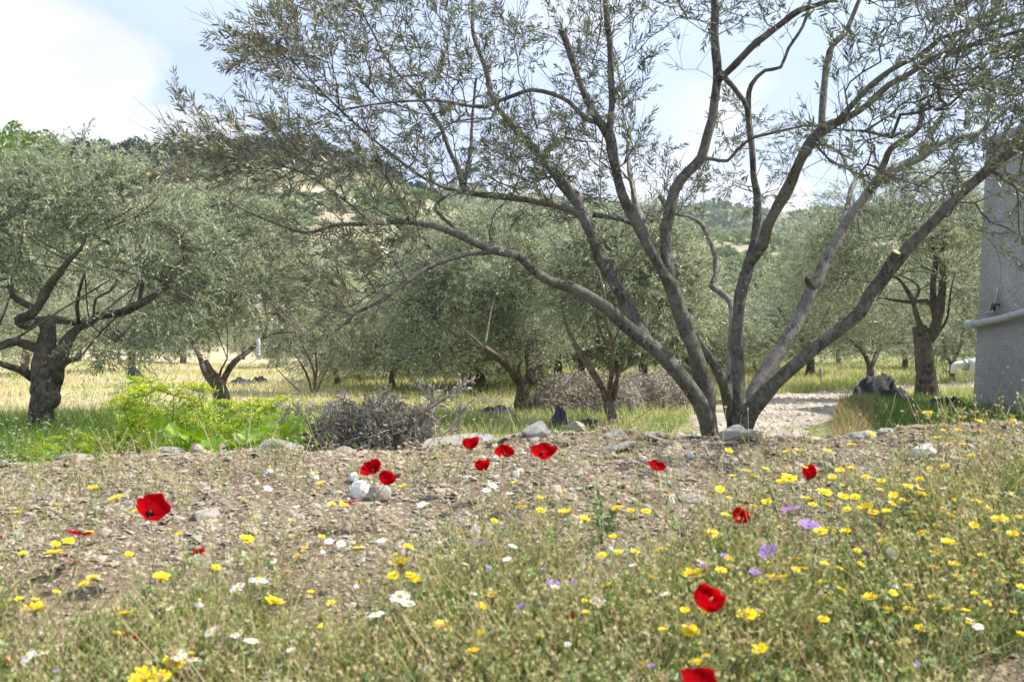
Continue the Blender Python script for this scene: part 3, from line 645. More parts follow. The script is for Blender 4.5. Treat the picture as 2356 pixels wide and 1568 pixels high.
# ---- the other olive trees ------------------------------------------------
def crown(blobs, d, n_spray, leaf, per=13, bloom=0.14, seed=1, shell=0.5, dr=1.0, off=(0, 0, 0), gap=0.0, clear=None):
    """foliage and twigs of one crown; blobs are (u, v, ru, rv) at depth d"""
    lf = Geo(); tg = Geo(); area = np.array([b[2] * b[3] for b in blobs], float); pr = area / area.sum()
    P = []; Dd = []
    for bi, (u, v, ru, rv) in enumerate(blobs):
        n = int(n_spray * pr[bi]); c = pt(u, v, d); r3 = np.array((ru, (ru + rv) / 2 * dr, rv)) / F * d
        q = rand_dir(n * 2); rr = rng.uniform(shell ** 3, 1, n * 2) ** (1 / 3.)
        p = q * rr[:, None]; w = c + p * r3 * (1 + 0.16 * vnoise(q, 3.0, seed + bi)[:, None])
        keep = vnoise(w, 2.6, seed + 40) + 0.35 * vnoise(w, 7, seed + 50) > -0.35 + gap
        w = w[keep][:n]; P.append(w); Dd.append(q[keep][:n])
    P = np.vstack(P); Q = np.vstack(Dd)
    if clear:
        pu = np.stack((CX + P[:, 0] / P[:, 1] * F, HZ - P[:, 2] / P[:, 1] * F), -1); kk = np.ones(len(P), bool)
        for poly in clear: kk &= ~(in_poly(pu, poly) & (P[:, 1] < d + .35) & (rng.random(len(P)) < .94))
        P = P[kk]; Q = Q[kk]
    n = len(P)
    D = unit(Q * (1, 1, .6) + rand_dir(n) * 0.75 + np.array((0, 0, 0.15)))
    Lsp = leaf * rng.uniform(2.2, 4.2, n)
    dro = rand_dir(n) * 0.5 + np.array((0, 0, -0.25))
    hue = np.clip(0.36 + 0.22 * vnoise(P, 1.8, seed + 9) + 0.12 * rng.standard_normal(n), 0, 0.76)
    k = per; s = (np.arange(k) + 0.5) / k
    LP = P[:, None] + D[:, None] * (Lsp[:, None, None] * s[None, :, None]) + dro[:, None] * (Lsp[:, None, None] * (s ** 2)[None, :, None]) * 0.5
    LD = unit(D[:, None] + dro[:, None] * s[None, :, None] + rand_dir(n * k).reshape(n, k, 3) * 0.95)
    LP = LP.reshape(-1, 3); LD = LD.reshape(-1, 3); m = len(LP)
    tint = np.clip(np.repeat(hue, k) + rng.uniform(-.15, .15, m), 0, 0.76)
    Ln = leaf * rng.uniform(.65, 1.2, m); Wd = Ln * rng.uniform(.2, .3, m)
    bl = (rng.random(m) < bloom * (1 + 0.9 * np.repeat(vnoise(P, 2.2, seed + 70), k))); tint[bl] = rng.uniform(.88, 1, bl.sum()); Ln[bl] *= .42; Wd[bl] = Ln[bl] * .8
    br = rng.random(m) < 0.03; tint[br] = .81
    leaf_batch(lf, LP - off, LD, unit(rand_dir(m) + np.array((0, 0, .8))), Ln, Wd, tint, False)
    sel = rng.random(n) < 0.5
    A = P[sel]; inner = A - Q[sel] * (leaf * rng.uniform(2, 7, sel.sum()))[:, None]
    prism_batch(tg, np.vstack((inner, A)) - off, np.vstack((A, A + D[sel] * Lsp[sel][:, None] * .7)) - off, leaf * .05, leaf * .03, 0)
    return lf, tg
def tree(label, d, base_uv, limbs, blobs, n_spray, leaf, bark, seed, bloom=.14, group='olive trees of the grove', spread=0.12, n=9, rough=0.16, boughs=14, gap=0.0, per=13, clear=None):
    b = pt(base_uv[0], base_uv[1], d); b[2] = float(ground_z(b[0], b[1])) - 0.02
    root = empty('olive_tree', b, label, 'tree', group)
    pds = []; tips = []
    for li, L_ in enumerate(limbs):
        first = li == 0
        if first:
            L_ = list(L_); W3, R, pd = trace3d(L_, d, d)
            W3 = np.vstack(((W3[0][0], W3[0][1], b[2] - 0.05), W3)) if W3[0][2] > b[2] + .03 else W3
            R = np.concatenate(([R[0] * 1.2], R)) if len(W3) > len(R) else R
        else:
            W3, R, pd = trace3d(L_, d, d + rng.uniform(-1, 1) * d * spread * min(1, len(L_) / 4), pds[0] if not pds else (np.vstack([q[0] for q in pds]), np.concatenate([q[1] for q in pds])))
        pds.append(pd)
        limb_obj('trunk' if first else 'limb', W3, R, bark, root, b, n if not first else n + 3, rough * (1.5 if first else 1), 0.08, seed + li * 3)
        if not first: tips.append((W3[-1], R[-1]))
    # boughs hidden in the foliage, running from the limb ends into the crown
    bg_ = Geo()
    for k in range(boughs):
        p0, r0 = tips[k % len(tips)]; u, v, ru, rv = random.choice(blobs)
        c = pt(u, v, d * (1 + rng.uniform(-.06, .06))) + rand_dir(1)[0] * np.array((ru, ru, rv)) / F * d * rng.uniform(.35, .85)
        mid = (p0 + c) / 2 + rand_dir(1)[0] * 0.12 * np.linalg.norm(c - p0)
        Ps, Rs = smooth_path(np.array((p0, mid, c)), np.array((min(max(r0 * .6, .007), .018), .008, 0.003)), step=.12)
        bg_.add(*tube(Ps - b, Rs, 5, 0.05, k))
    link('bough', bg_.mesh('bough', bark, True), root)
    lf, tg = crown(blobs, d, n_spray, leaf, seed=seed, bloom=bloom, off=b, gap=gap, per=per, clear=clear)
    link('twig', tg.mesh('twig', M_TWIG), root, kind='stuff')
    link('foliage', lf.mesh('foliage', M_CROWN), root, kind='stuff')
    return root

T1 = [C4([(300, 1400, 72), (286, 1330, 68), (258, 1240, 84), (262, 1160, 98), (290, 1080, 98), (304, 1000, 92), (278, 900, 72), (285, 790, 58), (300, 680, 44), (300, 590, 46)]),
      C4([(330, 1010, 60), (370, 860, 50), (420, 740, 40), (500, 650, 32), (590, 600, 28), (640, 562, 28), (760, 562, 26), (870, 512, 24), (930, 482, 20), (1050, 412, 13), (1150, 380, 8)]),
      C4([(300, 600, 35), (240, 612, 30), (170, 640, 33), (118, 612, 30), (135, 590, 28), (220, 552, 28), (280, 450, 33), (320, 360, 28), (380, 300, 25), (430, 240, 20), (520, 140, 12), (560, 40, 7)]),
      C4([(300, 600, 30), (370, 605, 26), (450, 612, 24), (540, 632, 28), (600, 600, 26)]),
      C4([(500, 612, 14), (493, 500, 13), (510, 400, 12), (540, 300, 8)]),
      C4([(890, 500, 14), (900, 400, 15), (925, 290, 13), (940, 200, 7)]),
      C4([(285, 790, 38), (200, 765, 32), (100, 742, 30), (0, 775, 28), (-120, 810, 25)]),
      C4([(200, 965, 30), (120, 920, 24), (0, 880, 22), (-100, 850, 18)]),
      C4([(225, 530, 26), (150, 490, 23), (85, 450, 20), (60, 380, 18), (0, 345, 16), (-80, 300, 12)]),
      C4([(370, 915, 30), (440, 862, 22), (500, 850, 12)]),
      C4([(600, 570, 9), (610, 470, 9), (700, 420, 8), (750, 350, 5)]),
      C4([(870, 250, 6), (960, 300, 8), (1050, 375, 9), (1180, 440, 8), (1260, 490, 5)])]
t1 = tree('gnarled old olive tree with bulging dark trunk and orange lichen at the left edge', 10.0, (100, 1015), T1,
     [(60, 560, 210, 170), (190, 450, 150, 120), (10, 440, 130, 100), (310, 500, 150, 140), (120, 670, 200, 90), (330, 660, 150, 120), (-160, 560, 200, 200), (250, 770, 130, 70), (420, 560, 90, 130), (60, 385, 50, 45), (200, 350, 30, 50), (385, 400, 60, 50)],
     3600, 0.062, M_BARK_OLD, 101, n=12, rough=0.2, spread=0.08, boughs=18,
     clear=[[(-40, 640), (60, 660), (130, 590), (190, 545), (225, 560), (180, 660), (250, 720), (330, 640), (420, 650), (440, 690), (330, 730), (250, 780), (150, 810), (140, 860), (30, 900), (-40, 880)], [(170, 620), (330, 610), (340, 700), (170, 720)]])
bm = bmesh.new(); bmesh.ops.create_icosphere(bm, subdivisions=3, radius=1)
ICO_V = np.array([w.co[:] for w in bm.verts]); ICO_F = np.array([[w.index for w in f.verts] for f in bm.faces]); bm.free()
for (x, y, r) in ((335, 1110, 64), (285, 945, 52), (225, 1050, 45), (300, 1230, 50), (395, 800, 45), (545, 625, 38), (130, 620, 32)):
    (u, v, rr), = C4([(x, y, r * .84)]); g = Geo()
    g.add(ICO_V * (1 + .12 * vnoise(ICO_V, 3, int(x)))[:, None] * np.array((.95, .95, 1.15)) * rr / F * 9.93 + pt(u, v, 9.93) - np.array(t1.location), ICO_F)
    link('burl', g.mesh('burl', M_BARK_OLD, True), t1)
tree('olive tree with a forked leaning trunk behind the yellow-green fennel', 13.0, (515, 925), [
     C4([(1478, 1250, 30), (1450, 1130, 28), (1405, 1010, 26), (1350, 930, 24), (1312, 860, 18)]),
     C4([(1445, 1210, 26), (1400, 1120, 26), (1350, 1000, 26), (1300, 900, 24), (1270, 830, 20), (1230, 760, 10)]),
     C4([(1425, 1060, 26), (1428, 970, 24), (1500, 870, 20), (1600, 790, 18), (1680, 710, 15), (1712, 620, 9)]),
     C4([(1680, 720, 8), (1760, 690, 7), (1860, 680, 5), (1950, 700, 3)]),
     C4([(1680, 700, 8), (1660, 600, 7), (1640, 530, 5)]),
     C4([(1400, 960, 9), (1420, 900, 7), (1450, 850, 5)])],
     [(470, 560, 160, 140), (560, 660, 150, 110), (430, 690, 120, 110), (600, 560, 110, 90), (530, 470, 110, 70), (380, 770, 90, 50), (640, 720, 70, 70)],
     2700, 0.064, M_BARK_MID, 202)
tree('slender many-stemmed olive tree with thin pale stems in the dry field', 17.0, (723, 912), [
     C4([(2000, 1115, 14), (2005, 1060, 12), (2008, 950, 8), (1950, 800, 5), (1880, 680, 4)]),
     C4([(1998, 1100, 10), (1960, 960, 8), (1900, 850, 6), (1840, 780, 4)]),
     C4([(2004, 1090, 9), (2060, 970, 8), (2110, 870, 7), (2160, 760, 4)]),
     C4([(1990, 1110, 6), (1930, 1070, 5), (1850, 1000, 5), (1760, 910, 4)]),
     C4([(2006, 1050, 8), (2020, 900, 6), (2010, 780, 4), (1990, 650, 3)])],
     [(700, 700, 100, 90), (780, 740, 80, 70), (650, 780, 60, 60), (740, 640, 80, 60)], 1500, 0.066, M_BARK_MID, 303, n=7, gap=.1)
tree('dense olive tree with stout sawn-off limbs in the centre of the grove', 13.2, (1205, 958), [
     C5([(1232, 1240, 62), (1236, 1180, 54), (1245, 1100, 48), (1250, 1030, 50), (1245, 980, 44)]),
     C5([(1225, 990, 38), (1160, 910, 29), (1080, 840, 26), (1000, 782, 20)]),
     C5([(1085, 855, 16), (1040, 850, 14), (975, 872, 7)]),
     C5([(1285, 1000, 36), (1288, 900, 24), (1270, 820, 20), (1250, 720, 12)]),
     C5([(1300, 1000, 32), (1350, 900, 28), (1400, 820, 22), (1440, 740, 12)]),
     C5([(1245, 990, 20), (1215, 930, 12), (1235, 860, 8)])],
     [(1130, 620, 200, 110), (1050, 720, 170, 90), (1230, 700, 150, 100), (1160, 520, 150, 70), (960, 700, 100, 70), (1290, 580, 110, 80), (1020, 800, 120, 55), (1230, 790, 90, 40), (990, 620, 90, 70)],
     3600, 0.062, M_BARK_MID, 404, bloom=.24)
tree('young olive tree with several slim straight limbs left of the big stems', 11.6, (1412, 985), [
     C5([(1838, 1310, 40), (1825, 1240, 33), (1808, 1170, 32), (1800, 1095, 36)]),
     C5([(1785, 1115, 22), (1730, 990, 20), (1640, 850, 18), (1580, 760, 16), (1520, 640, 12), (1490, 490, 8)]),
     C5([(1745, 1040, 13), (1690, 960, 12), (1620, 850, 9), (1560, 760, 6)]),
     C5([(1800, 1110, 20), (1810, 950, 18), (1820, 800, 16), (1800, 680, 14), (1770, 560, 10), (1770, 440, 6)]),
     C5([(1820, 760, 8), (1860, 660, 6), (1890, 600, 4)]),
     C5([(1800, 800, 10), (1740, 680, 10), (1710, 560, 7)]),
     C5([(1825, 1105, 20), (1850, 960, 16), (1890, 860, 15), (1940, 760, 10), (1980, 690, 6)]),
     C5([(1870, 930, 12), (1950, 880, 10), (2020, 850, 5)]),
     C5([(1795, 900, 6), (1740, 840, 6), (1640, 820, 4)])],
     [(1430, 620, 150, 110), (1520, 700, 110, 90), (1360, 680, 120, 90), (1470, 540, 130, 70), (1560, 620, 70, 70), (1330, 570, 90, 70)],
     2300, 0.060, M_BARK_MID, 505, bloom=.22)
tree('thick-trunked pollarded olive tree in shade beside the house corner', 15.0, (2140, 905), [
     C6([(1740, 1130, 96), (1742, 1060, 86), (1742, 980, 76), (1720, 850, 66), (1705, 700, 60), (1692, 640, 52)]),
     C6([(1735, 730, 44), (1785, 640, 36), (1820, 500, 32), (1840, 330, 26), (1832, 230, 20), (1840, 120, 12), (1855, 30, 6)]),
     C6([(1795, 600, 26), (1772, 400, 24), (1790, 230, 18), (1770, 130, 10), (1755, 40, 5)]),
     C6([(1785, 560, 17), (1730, 480, 16), (1640, 490, 13), (1540, 480, 9), (1420, 460, 6)]),
     C6([(1700, 660, 20), (1660, 540, 17), (1620, 440, 16), (1560, 350, 11), (1490, 310, 6)]),
     C6([(1640, 490, 12), (1682, 420, 12), (1650, 360, 9), (1560, 320, 6)]),
     C6([(1790, 705, 12), (1860, 600, 9), (1880, 450, 6), (1910, 300, 4)]),
     C6([(1820, 340, 10), (1760, 290, 8), (1700, 260, 6)])],
     [(2040, 560, 170, 110), (2160, 480, 130, 100), (2180, 640, 90, 130), (1960, 640, 130, 80), (2080, 430, 90, 60), (2230, 560, 60, 120), (1900, 560, 90, 70), (1960, 480, 80, 60)],
     3000, 0.064, M_BARK_OLD, 606, bloom=.2, spread=.06,
     clear=[[(2030, 620), (2200, 610), (2210, 700), (2190, 800), (2050, 720), (2000, 650)]])
tree('olive tree with a slim Y-shaped trunk beyond the end of the dirt path', 19.0, (1995, 875), [
     C6([(1372, 960, 28), (1370, 920, 22), (1372, 885, 24)]),
     C6([(1368, 900, 18), (1330, 810, 16), (1270, 750, 14), (1200, 700, 8)]),
     C6([(1378, 895, 20), (1430, 790, 16), (1500, 760, 12), (1580, 690, 10), (1640, 590, 7)]),
     C6([(1440, 780, 8), (1490, 650, 6), (1560, 560, 4)])],
     [(1960, 680, 150, 90), (1880, 740, 110, 60), (2070, 720, 110, 80), (1900, 590, 110, 80), (2010, 790, 120, 40), (1830, 660, 60, 90)],
     2200, 0.068, M_BARK_MID, 707, bloom=.2)
tree('olive tree half hidden behind the thick pollarded trunk by the house', 21.0, (2240, 872), [
     C6([(1900, 960, 20), (1890, 880, 18)]), C6([(1890, 890, 14), (1940, 780, 10), (1980, 640, 6)]), C6([(1890, 890, 12), (1850, 800, 8), (1830, 700, 5)])],
     [(2200, 740, 120, 100), (2260, 640, 110, 110), (2160, 810, 90, 40)], 1200, 0.07, M_BARK_MID, 808)

# distant olive trees: three kinds, copied
def far_kind(k):
    d = 20.0; s = F / d; lf, tg = crown([(CX, HZ - 1.3 * s, 1.5 * s, 1.0 * s), (CX - .9 * s, HZ - .8 * s, 1.1 * s, .8 * s), (CX + .9 * s, HZ - .9 * s, 1.0 * s, .8 * s), (CX + .2 * s, HZ - 2.1 * s, .9 * s, .7 * s), (CX - .3 * s, HZ - .75 * s, 1.5 * s, .55 * s), (CX, HZ - .42 * s, 1.55 * s, .42 * s)],
                    d, 1350, 0.10, per=12, bloom=.18, seed=900 + k * 13, off=np.array((0, d, -0.45)))
    parts = [('foliage', lf.mesh('foliage', M_CROWN)), ('twig', tg.mesh('twig', M_TWIG))]
    g = Geo()
    Ps, Rs = smooth_path(np.array(((0, 0, -.1), (.05, 0, .35), (-.04, .02, .7))), np.array((.11, .08, .09)), step=.1); g.add(*tube(Ps, Rs, 9, .15, k))
    for j in range(4):
        a = j * 1.57 + k; q = np.array((math.cos(a) * .8, math.sin(a) * .8, 1.7)); Ps, Rs = smooth_path(np.array(((-.04, .02, .62), q * .5 + (0, 0, .3), q)), np.array((.055, .04, .02)), step=.12); g.add(*tube(Ps, Rs, 7, .1, j))
    parts.append(('trunk', g.mesh('trunk', M_BARK_MID, True)))
    return parts
kinds = [far_kind(k) for k in range(3)]
far_spots = [(820, 22), (985, 23), (1185, 24), (1420, 23), (1485, 21), (1600, 20), (1665, 22), (1735, 26), (1290, 19.5), (772, 20), (905, 18.5), (845, 26), (960, 30), (1078, 17.5), (1109, 19), (1010, 27), (1160, 33), (1250, 27), (1340, 22), (1540, 19), (1610, 25), (1560, 34), (1450, 30), (1680, 30), (1740, 38), (1790, 27),
             (1860, 24), (1930, 33), (2080, 29), (2170, 34), (2330, 26), (640, 30), (560, 38), (700, 42), (800, 38), (900, 48), (1050, 42), (1300, 44), (1400, 52), (1640, 46), (1840, 50), (2000, 48),
             (300, 26), (180, 34), (60, 24), (-120, 20), (420, 34), (-260, 34), (2500, 22), (2620, 32), (330, 46), (120, 52), (480, 52), (-20, 42), (1500, 44), (1180, 52), (2250, 46)]
ORD = ['first', 'second', 'third', 'fourth', 'fifth', 'sixth', 'seventh', 'eighth', 'ninth', 'tenth', 'eleventh', 'twelfth', 'thirteenth', 'fourteenth', 'fifteenth', 'sixteenth']
def far_zone(u, d): return ('left third' if u < 700 else ('mid grove' if u < 1500 else 'right of path'), 'nearer' if d < 30 else 'farther')
far_rank = {}
for u, d in sorted(far_spots): far_rank.setdefault(far_zone(u, d), []).append((u, d))
for j, (u, d) in enumerate(far_spots):
    x = (u - CX) / F * d; zn = far_zone(u, d); zone = zn[0]; far_lab = f'distant olive tree, {ORD[far_rank[zn].index((u, d))]} from left in {zn[1]} row, {zone}'
    sc = rng.uniform(.9, 1.15) * (0.85 if d > 40 else 1)
    if 450 < u < 920 or 1590 < u < 1800: sc *= .6
    root = empty('olive_tree', (x, d, float(ground_z(x, d))), far_lab, 'tree', 'distant olive trees ' + zone, rng.uniform(0, 6.28))
    root.scale = (sc * rng.uniform(.95, 1.2), sc, sc * rng.uniform(.85, 1.02))
    for nm, me in kinds[j % 3]:
        ob = link(nm, me, root)
        if nm != 'trunk': ob['kind'] = 'stuff'

# ---------------------------------------------------------------- hillside trees and scrub
def bush_mesh(name, mat, h, w, n, leaf, seed, cone=False):
    r = np.random.default_rng(seed); g = Geo()
    q = unit(r.standard_normal((n, 3))); q[:, 2] = np.abs(q[:, 2]) if not cone else q[:, 2]
    rr = r.uniform(.35, 1, n) ** .5
    P = q * rr[:, None] * np.array((w, w, h)) * (1 + .22 * vnoise(q, 4, seed))[:, None]
    if cone: P[:, 2] += h; P[:, :2] *= (1.25 - 0.45 * P[:, 2:3] / (2 * h)) ; P[:, 2] += h * .25
    leaf_batch(g, P, unit(q + rand_dir(n) * .9), rand_dir(n), leaf * r.uniform(.6, 1.2, n), leaf * .7, np.clip(r.random(n) * .5 + .3 + .3 * vnoise(P, 1.5, seed), 0, 1))
    return g.mesh(name, mat)
bushes = [bush_mesh('foliage', M_SCRUB, 2.0, 1.9, 700, .42, 60 + k) for k in range(4)]
pines = [bush_mesh('crown', M_PINE, 2.6, 2.3, 900, .5, 80 + k, True) for k in range(3)]
lpines = [bush_mesh('crown', M_PINE_LIGHT, 2.4, 2.0, 1400, .36, 90 + k, True) for k in range(2)]
gt = Geo(); gt.add(*tube(np.array(((0, 0, -.5), (0.1, 0, 2), (0, 0, 4.5))), np.array((.22, .16, .08)), 7, .05, 1)); trunk_me = gt.mesh('trunk', M_BARK_MID, True)
gt = Geo(); gt.add(*tube(np.array(((0, 0, -.5), (0.1, 0, .5), (0, 0, 1.4))), np.array((.2, .15, .08)), 7, .05, 1)); strunk_me = gt.mesh('trunk', M_BARK_MID, True)
def on_hill(Hd, uu, D, u, t):
    i = int(np.clip(np.searchsorted(D, D[0] + (D[55] - D[0]) * t), 0, len(D) - 2)); j = int(np.clip(np.searchsorted(uu, u), 0, len(uu) - 1))
    f = np.clip((D[0] + (D[55] - D[0]) * t - D[i - 1]) / (D[i] - D[i - 1]), 0, 1) if i > 0 else 0
    return Hd[i - 1, j] * (1 - f) + Hd[i, j] * f if i > 0 else Hd[i, j]
def skyrow(u): return np.interp(u, [0, 300, 420, 700, 870, 1000, 1200], [.38, .42, 0.58, 0.62, .78, .97, 1.0])
n_b = 0
for k in range(3000):
    u = rng.uniform(-120, 2400) if rng.random() < .35 else (rng.uniform(430, 1080) if rng.random() < .6 else rng.uniform(1600, 1880)); t_ = rng.uniform(.02, 1.0)
    if t_ > skyrow(u) and u < 1000: continue
    p = on_hill(H1, h1u, h1d, u, t_)
    if vnoise(np.array([p[:2]]), .09, 5)[0] < -0.6: continue
    side = 'on the dry slope at left' if u < 1100 else 'on the hillside seen through the right gap'
    root = empty('olive_bush', p, 'small round olive tree ' + side + ' behind the grove', 'tree', 'small trees ' + side, rng.uniform(0, 6.28))
    s = rng.uniform(.5, 1.15); root.scale = (s * 1.1, s, s * .85)
    ob = link('foliage', bushes[k % 4], root); ob['kind'] = 'stuff'; link('trunk', strunk_me, root)
    n_b += 1
    if n_b >= 290: break
n_b = 0
for k in range(4000):
    u = rng.uniform(330, 960) if rng.random() < .75 else rng.uniform(150, 330); t_ = rng.uniform(.4, 1.0) if rng.random() < .6 else rng.uniform(.93, 1.0)
    lo = skyrow(u) - .02
    if t_ < lo: continue
    p = on_hill(H1, h1u, h1d, u, min(t_, 1.0))
    root = empty('pine_tree', p, 'dark green pine in the wood along the ridge at left', 'tree', 'dark pines along the ridge', rng.uniform(0, 6.28))
    s = rng.uniform(.7, 1.1); root.scale = (s * 1.25, s, s * rng.uniform(.7, .9))
    ob = link('crown', pines[k % 3], root); ob['kind'] = 'stuff'; link('trunk', trunk_me, root)
    n_b += 1
    if n_b >= 290: break
for k, (u, v, dd) in enumerate([(28, 300, 95), (70, 318, 92), (112, 322, 96), (5, 330, 88), (60, 365, 86), (112, 380, 90), (140, 372, 100), (-60, 300, 90), (-120, 320, 95)]):
    top_ = pt(u, v, dd); root = empty('pine_tree', (top_[0], dd, top_[2] - 5.2), 'light green pine at the top left, ' + ['second from the left edge', 'in the middle of its row', 'right of its row, tallest there', 'at the very left edge', 'lower front of its row', 'low in front of the right one', 'rightmost of its row', 'outside the left edge', 'farthest outside the left edge'][k], 'tree', 'light green pines at the top left')
    root.scale = (1.05, 1.05, 1.05); ob = link('crown', lpines[k % 2], root); ob['kind'] = 'stuff'; link('trunk', trunk_me, root)
    root.rotation_euler = (0, 0, k * 1.3)
# undergrowth of the ridge wood
g = Geo()
for k in range(2600):
    u = rng.uniform(-300, 980); lo = float(skyrow(u)) - .01
    if lo > .97: continue
    p = on_hill(H1, h1u, h1d, u, rng.uniform(lo, 1.0)); m = 8; q = rand_dir(m); q[:, 2] = np.abs(q[:, 2])
    leaf_batch(g, p + q * rng.uniform(.8, 2.2) * (1, 1, .8), unit(rand_dir(m) + (0, 0, .4)), rand_dir(m), 1.7, 1.2, np.full(m, rng.random()))
link('ridge_undergrowth', g.mesh('ridge_undergrowth', M_PINE), None, kind='stuff', label='dark undergrowth filling the pine wood on the left ridge', category='undergrowth')
# low scrub beyond counting
g = Geo()
for (Hh, uu_, D_, n, sz, tmin) in ((H1, h1u, h1d, 8000, 1.0, .05), (H2, h2u, h2d, 8500, 2.8, .1)):
    for k in range(n):
        u = rng.uniform(-300, 2600); t_ = rng.uniform(tmin, 1.0)
        if Hh is H1 and t_ > skyrow(u): continue
        p = on_hill(Hh, uu_, D_, u, t_)
        if vnoise(np.array([p[:2]]), .05 if Hh is H1 else .02, 15)[0] < -0.3: continue
        s = sz * rng.uniform(.5, 1.3); m = 9
        q = rand_dir(m); q[:, 2] = np.abs(q[:, 2])
        leaf_batch(g, p + q * s * (.8, .8, .5), unit(rand_dir(m) + (0, 0, .4)), rand_dir(m), s * .95, s * .7, np.full(m, rng.random()))
ob = link('hillside_scrub', g.mesh('hillside_scrub', M_SCRUB), None, kind='stuff', label='low grey-green scrub covering the slopes behind the grove', category='scrub')

# ---------------------------------------------------------------- the house corner
HD = 13.2
hx = (2236 - CX) / F * HD; hz0 = -1.25; hz1 = 2.38
lean = 0.13   # the wall is battered: its foot stands out a little
wm, t, bs, o = mat_new('rough_render')
g = t.nodes.new('ShaderNodeNewGeometry').outputs['Position']
mp = t.nodes.new('ShaderNodeMapping'); mp.inputs['Scale'].default_value = (1, 1, 2.2); t.links.new(g, mp.inputs[0])
n1 = noise_n(t, mp.outputs[0], 20, 7, 0.7, 0.4); n2 = noise_n(t, g, 0.9, 4, 0.6)
c = ramp(t, n2, [(0.3, (0.56, 0.53, 0.485)), (0.7, (0.74, 0.71, 0.655))])
sx = t.nodes.new('ShaderNodeSeparateXYZ'); t.links.new(g, sx.inputs[0])
damp = ramp(t, math_n(t, 'ADD', sx.outputs[2], math_n(t, 'MULTIPLY', n2, 1.1)), [(-0.0, 1.0), (0.15, 0.0)])
c = mixc(t, math_n(t, 'MULTIPLY', ramp(t, math_n(t, 'ADD', math_n(t, 'ADD', sx.outputs[2], 1.5), math_n(t, 'MULTIPLY', n2, 0.8)), [(0.55, 1.0), (1.0, 0.0)]), 0.35), c, (0.34, 0.26, 0.20))
n3 = noise_n(t, mp.outputs[0], 55, 5, 0.7, 0.3)
c = mixc(t, 0.75, c, ramp(t, n1, [(0.3, 0.62), (0.5, .95), (0.7, 1.2)]), 'MULTIPLY')
c = mixc(t, 0.6, c, ramp(t, n3, [(0.35, 0.6), (0.6, 1.1)]), 'MULTIPLY')
t.links.new(c, bs.inputs['Base Color']); bs.inputs['Roughness'].default_value = 0.95; bs.inputs['Specular IOR Level'].default_value = .1
bump(t, bs, n1, 1.0, 0.09)
house = empty('house', (hx, HD, -1.1), 'grey roughly rendered house with a battered wall at the right edge', 'house')
nx, nz = 240, 190
def wall_grid(p, q, n1_, out):
    """rough wall sheet from p to q along the ground, hz0..hz1 high"""
    a_ = np.linspace(0, 1, n1_); b_ = np.linspace(0, 1, nz)
    A, B = np.meshgrid(a_, b_); V = np.stack((p[0] + (q[0] - p[0]) * A, p[1] + (q[1] - p[1]) * A, hz0 + (hz1 - hz0) * B), -1)
    rgh = 0.012 * vnoise(V.reshape(-1, 3), 9, 31) + 0.008 * vnoise(V.reshape(-1, 3) * (1, 1, 1.8), 38, 33) * vnoise(V.reshape(-1, 3), 17, 35) + 0.0025 * rng.standard_normal(A.size)
    V = V + out * (rgh.reshape(A.shape) * ((A > 0) & (A < 1)))[..., None]
    return V
c0 = np.array((hx, HD)); c1 = np.array((hx + .19, HD - 4.8)); c2 = np.array((hx + 5.2, HD - 5.0)); c3 = np.array((hx + 5.3, HD + .4))
g = Geo()
for p, q, out in ((c0, c1, (-1, 0, 0)), (c1, c2, (0, -1, 0)), (c2, c3, (1, 0, 0)), (c3, c0, (0, 1, 0))):
    V = wall_grid(p, q, nx, np.array(out)); B = (V[..., 2] - hz0) / (hz1 - hz0)
    cen = (c0 + c2) / 2; sh = unit(cen - V[..., :2]) * (lean * 1.35 * B)[..., None]; V[..., :2] += sh * np.array((1.3, 0.5))
    a = np.arange(nz - 1)[:, None] * nx + np.arange(nx - 1)[None]
    g.add(V.reshape(-1, 3), None, np.stack((a, a + 1, a + nx + 1, a + nx), -1).reshape(-1, 4))
ho = np.array(house.location)
link('wall', g.mesh('wall', wm, True, ho), house)
def box(g, lo, hi):
    x0, y0, z0 = lo; x1, y1, z1 = hi
    V = [(x0, y0, z0), (x1, y0, z0), (x1, y1, z0), (x0, y1, z0), (x0, y0, z1), (x1, y0, z1), (x1, y1, z1), (x0, y1, z1)]
    g.add(V, None, [(0, 3, 2, 1), (4, 5, 6, 7), (0, 1, 5, 4), (1, 2, 6, 5), (2, 3, 7, 6), (3, 0, 4, 7)])
g = Geo(); rp = [c0 + (.12, -.02), c1 + (.12, .02), c2 + (-.12, .02), c3 + (-.12, -.02)]
g.add([(q[0], q[1], z_) for z_ in (hz1 + .002, hz1 + .15) for q in rp], None, [(0, 3, 2, 1), (4, 5, 6, 7), (0, 1, 5, 4), (1, 2, 6, 5), (2, 3, 7, 6), (3, 0, 4, 7)]); link('roof', g.mesh('roof', wm, False, ho), house)
M_PVC = plain_mat('grey_pipe', (0.40, 0.42, 0.44), 0.45, 0.08, 8, 0.05); M_METAL = plain_mat('galvanised_metal', (0.42, 0.43, 0.45), 0.45, 0.15, 15, 0.1, 0.5)
M_DARK = plain_mat('dark_fitting', (0.03, 0.03, 0.035), 0.5, 0.2, 12)
M_BRIGHT = plain_mat('white_enamel', (0.78, 0.80, 0.80), 0.35, 0.05, 8, 0.05)
def tube_part(name, pts, rs, mat, parent, org, n=14, step=.1):
    Ps, Rs = smooth_path(np.array(pts), np.array(rs), step=step); g = Geo(); g.add(*tube(Ps - org, Rs, n)); return link(name, g.mesh(name, mat, True), parent)
def at_wall(u, v, off=.07):
    k = (u - CX) / F; y = (hx + .0396 * HD - off + .06) / (k + .0396); return pt(u, v, y)
pipe = tube_part('drain_pipe', [at_wall(2243, 744.5), at_wall(2300, 733), at_wall(2356, 718), at_wall(2480, 676)], [.046] * 4, M_PVC, house, ho)
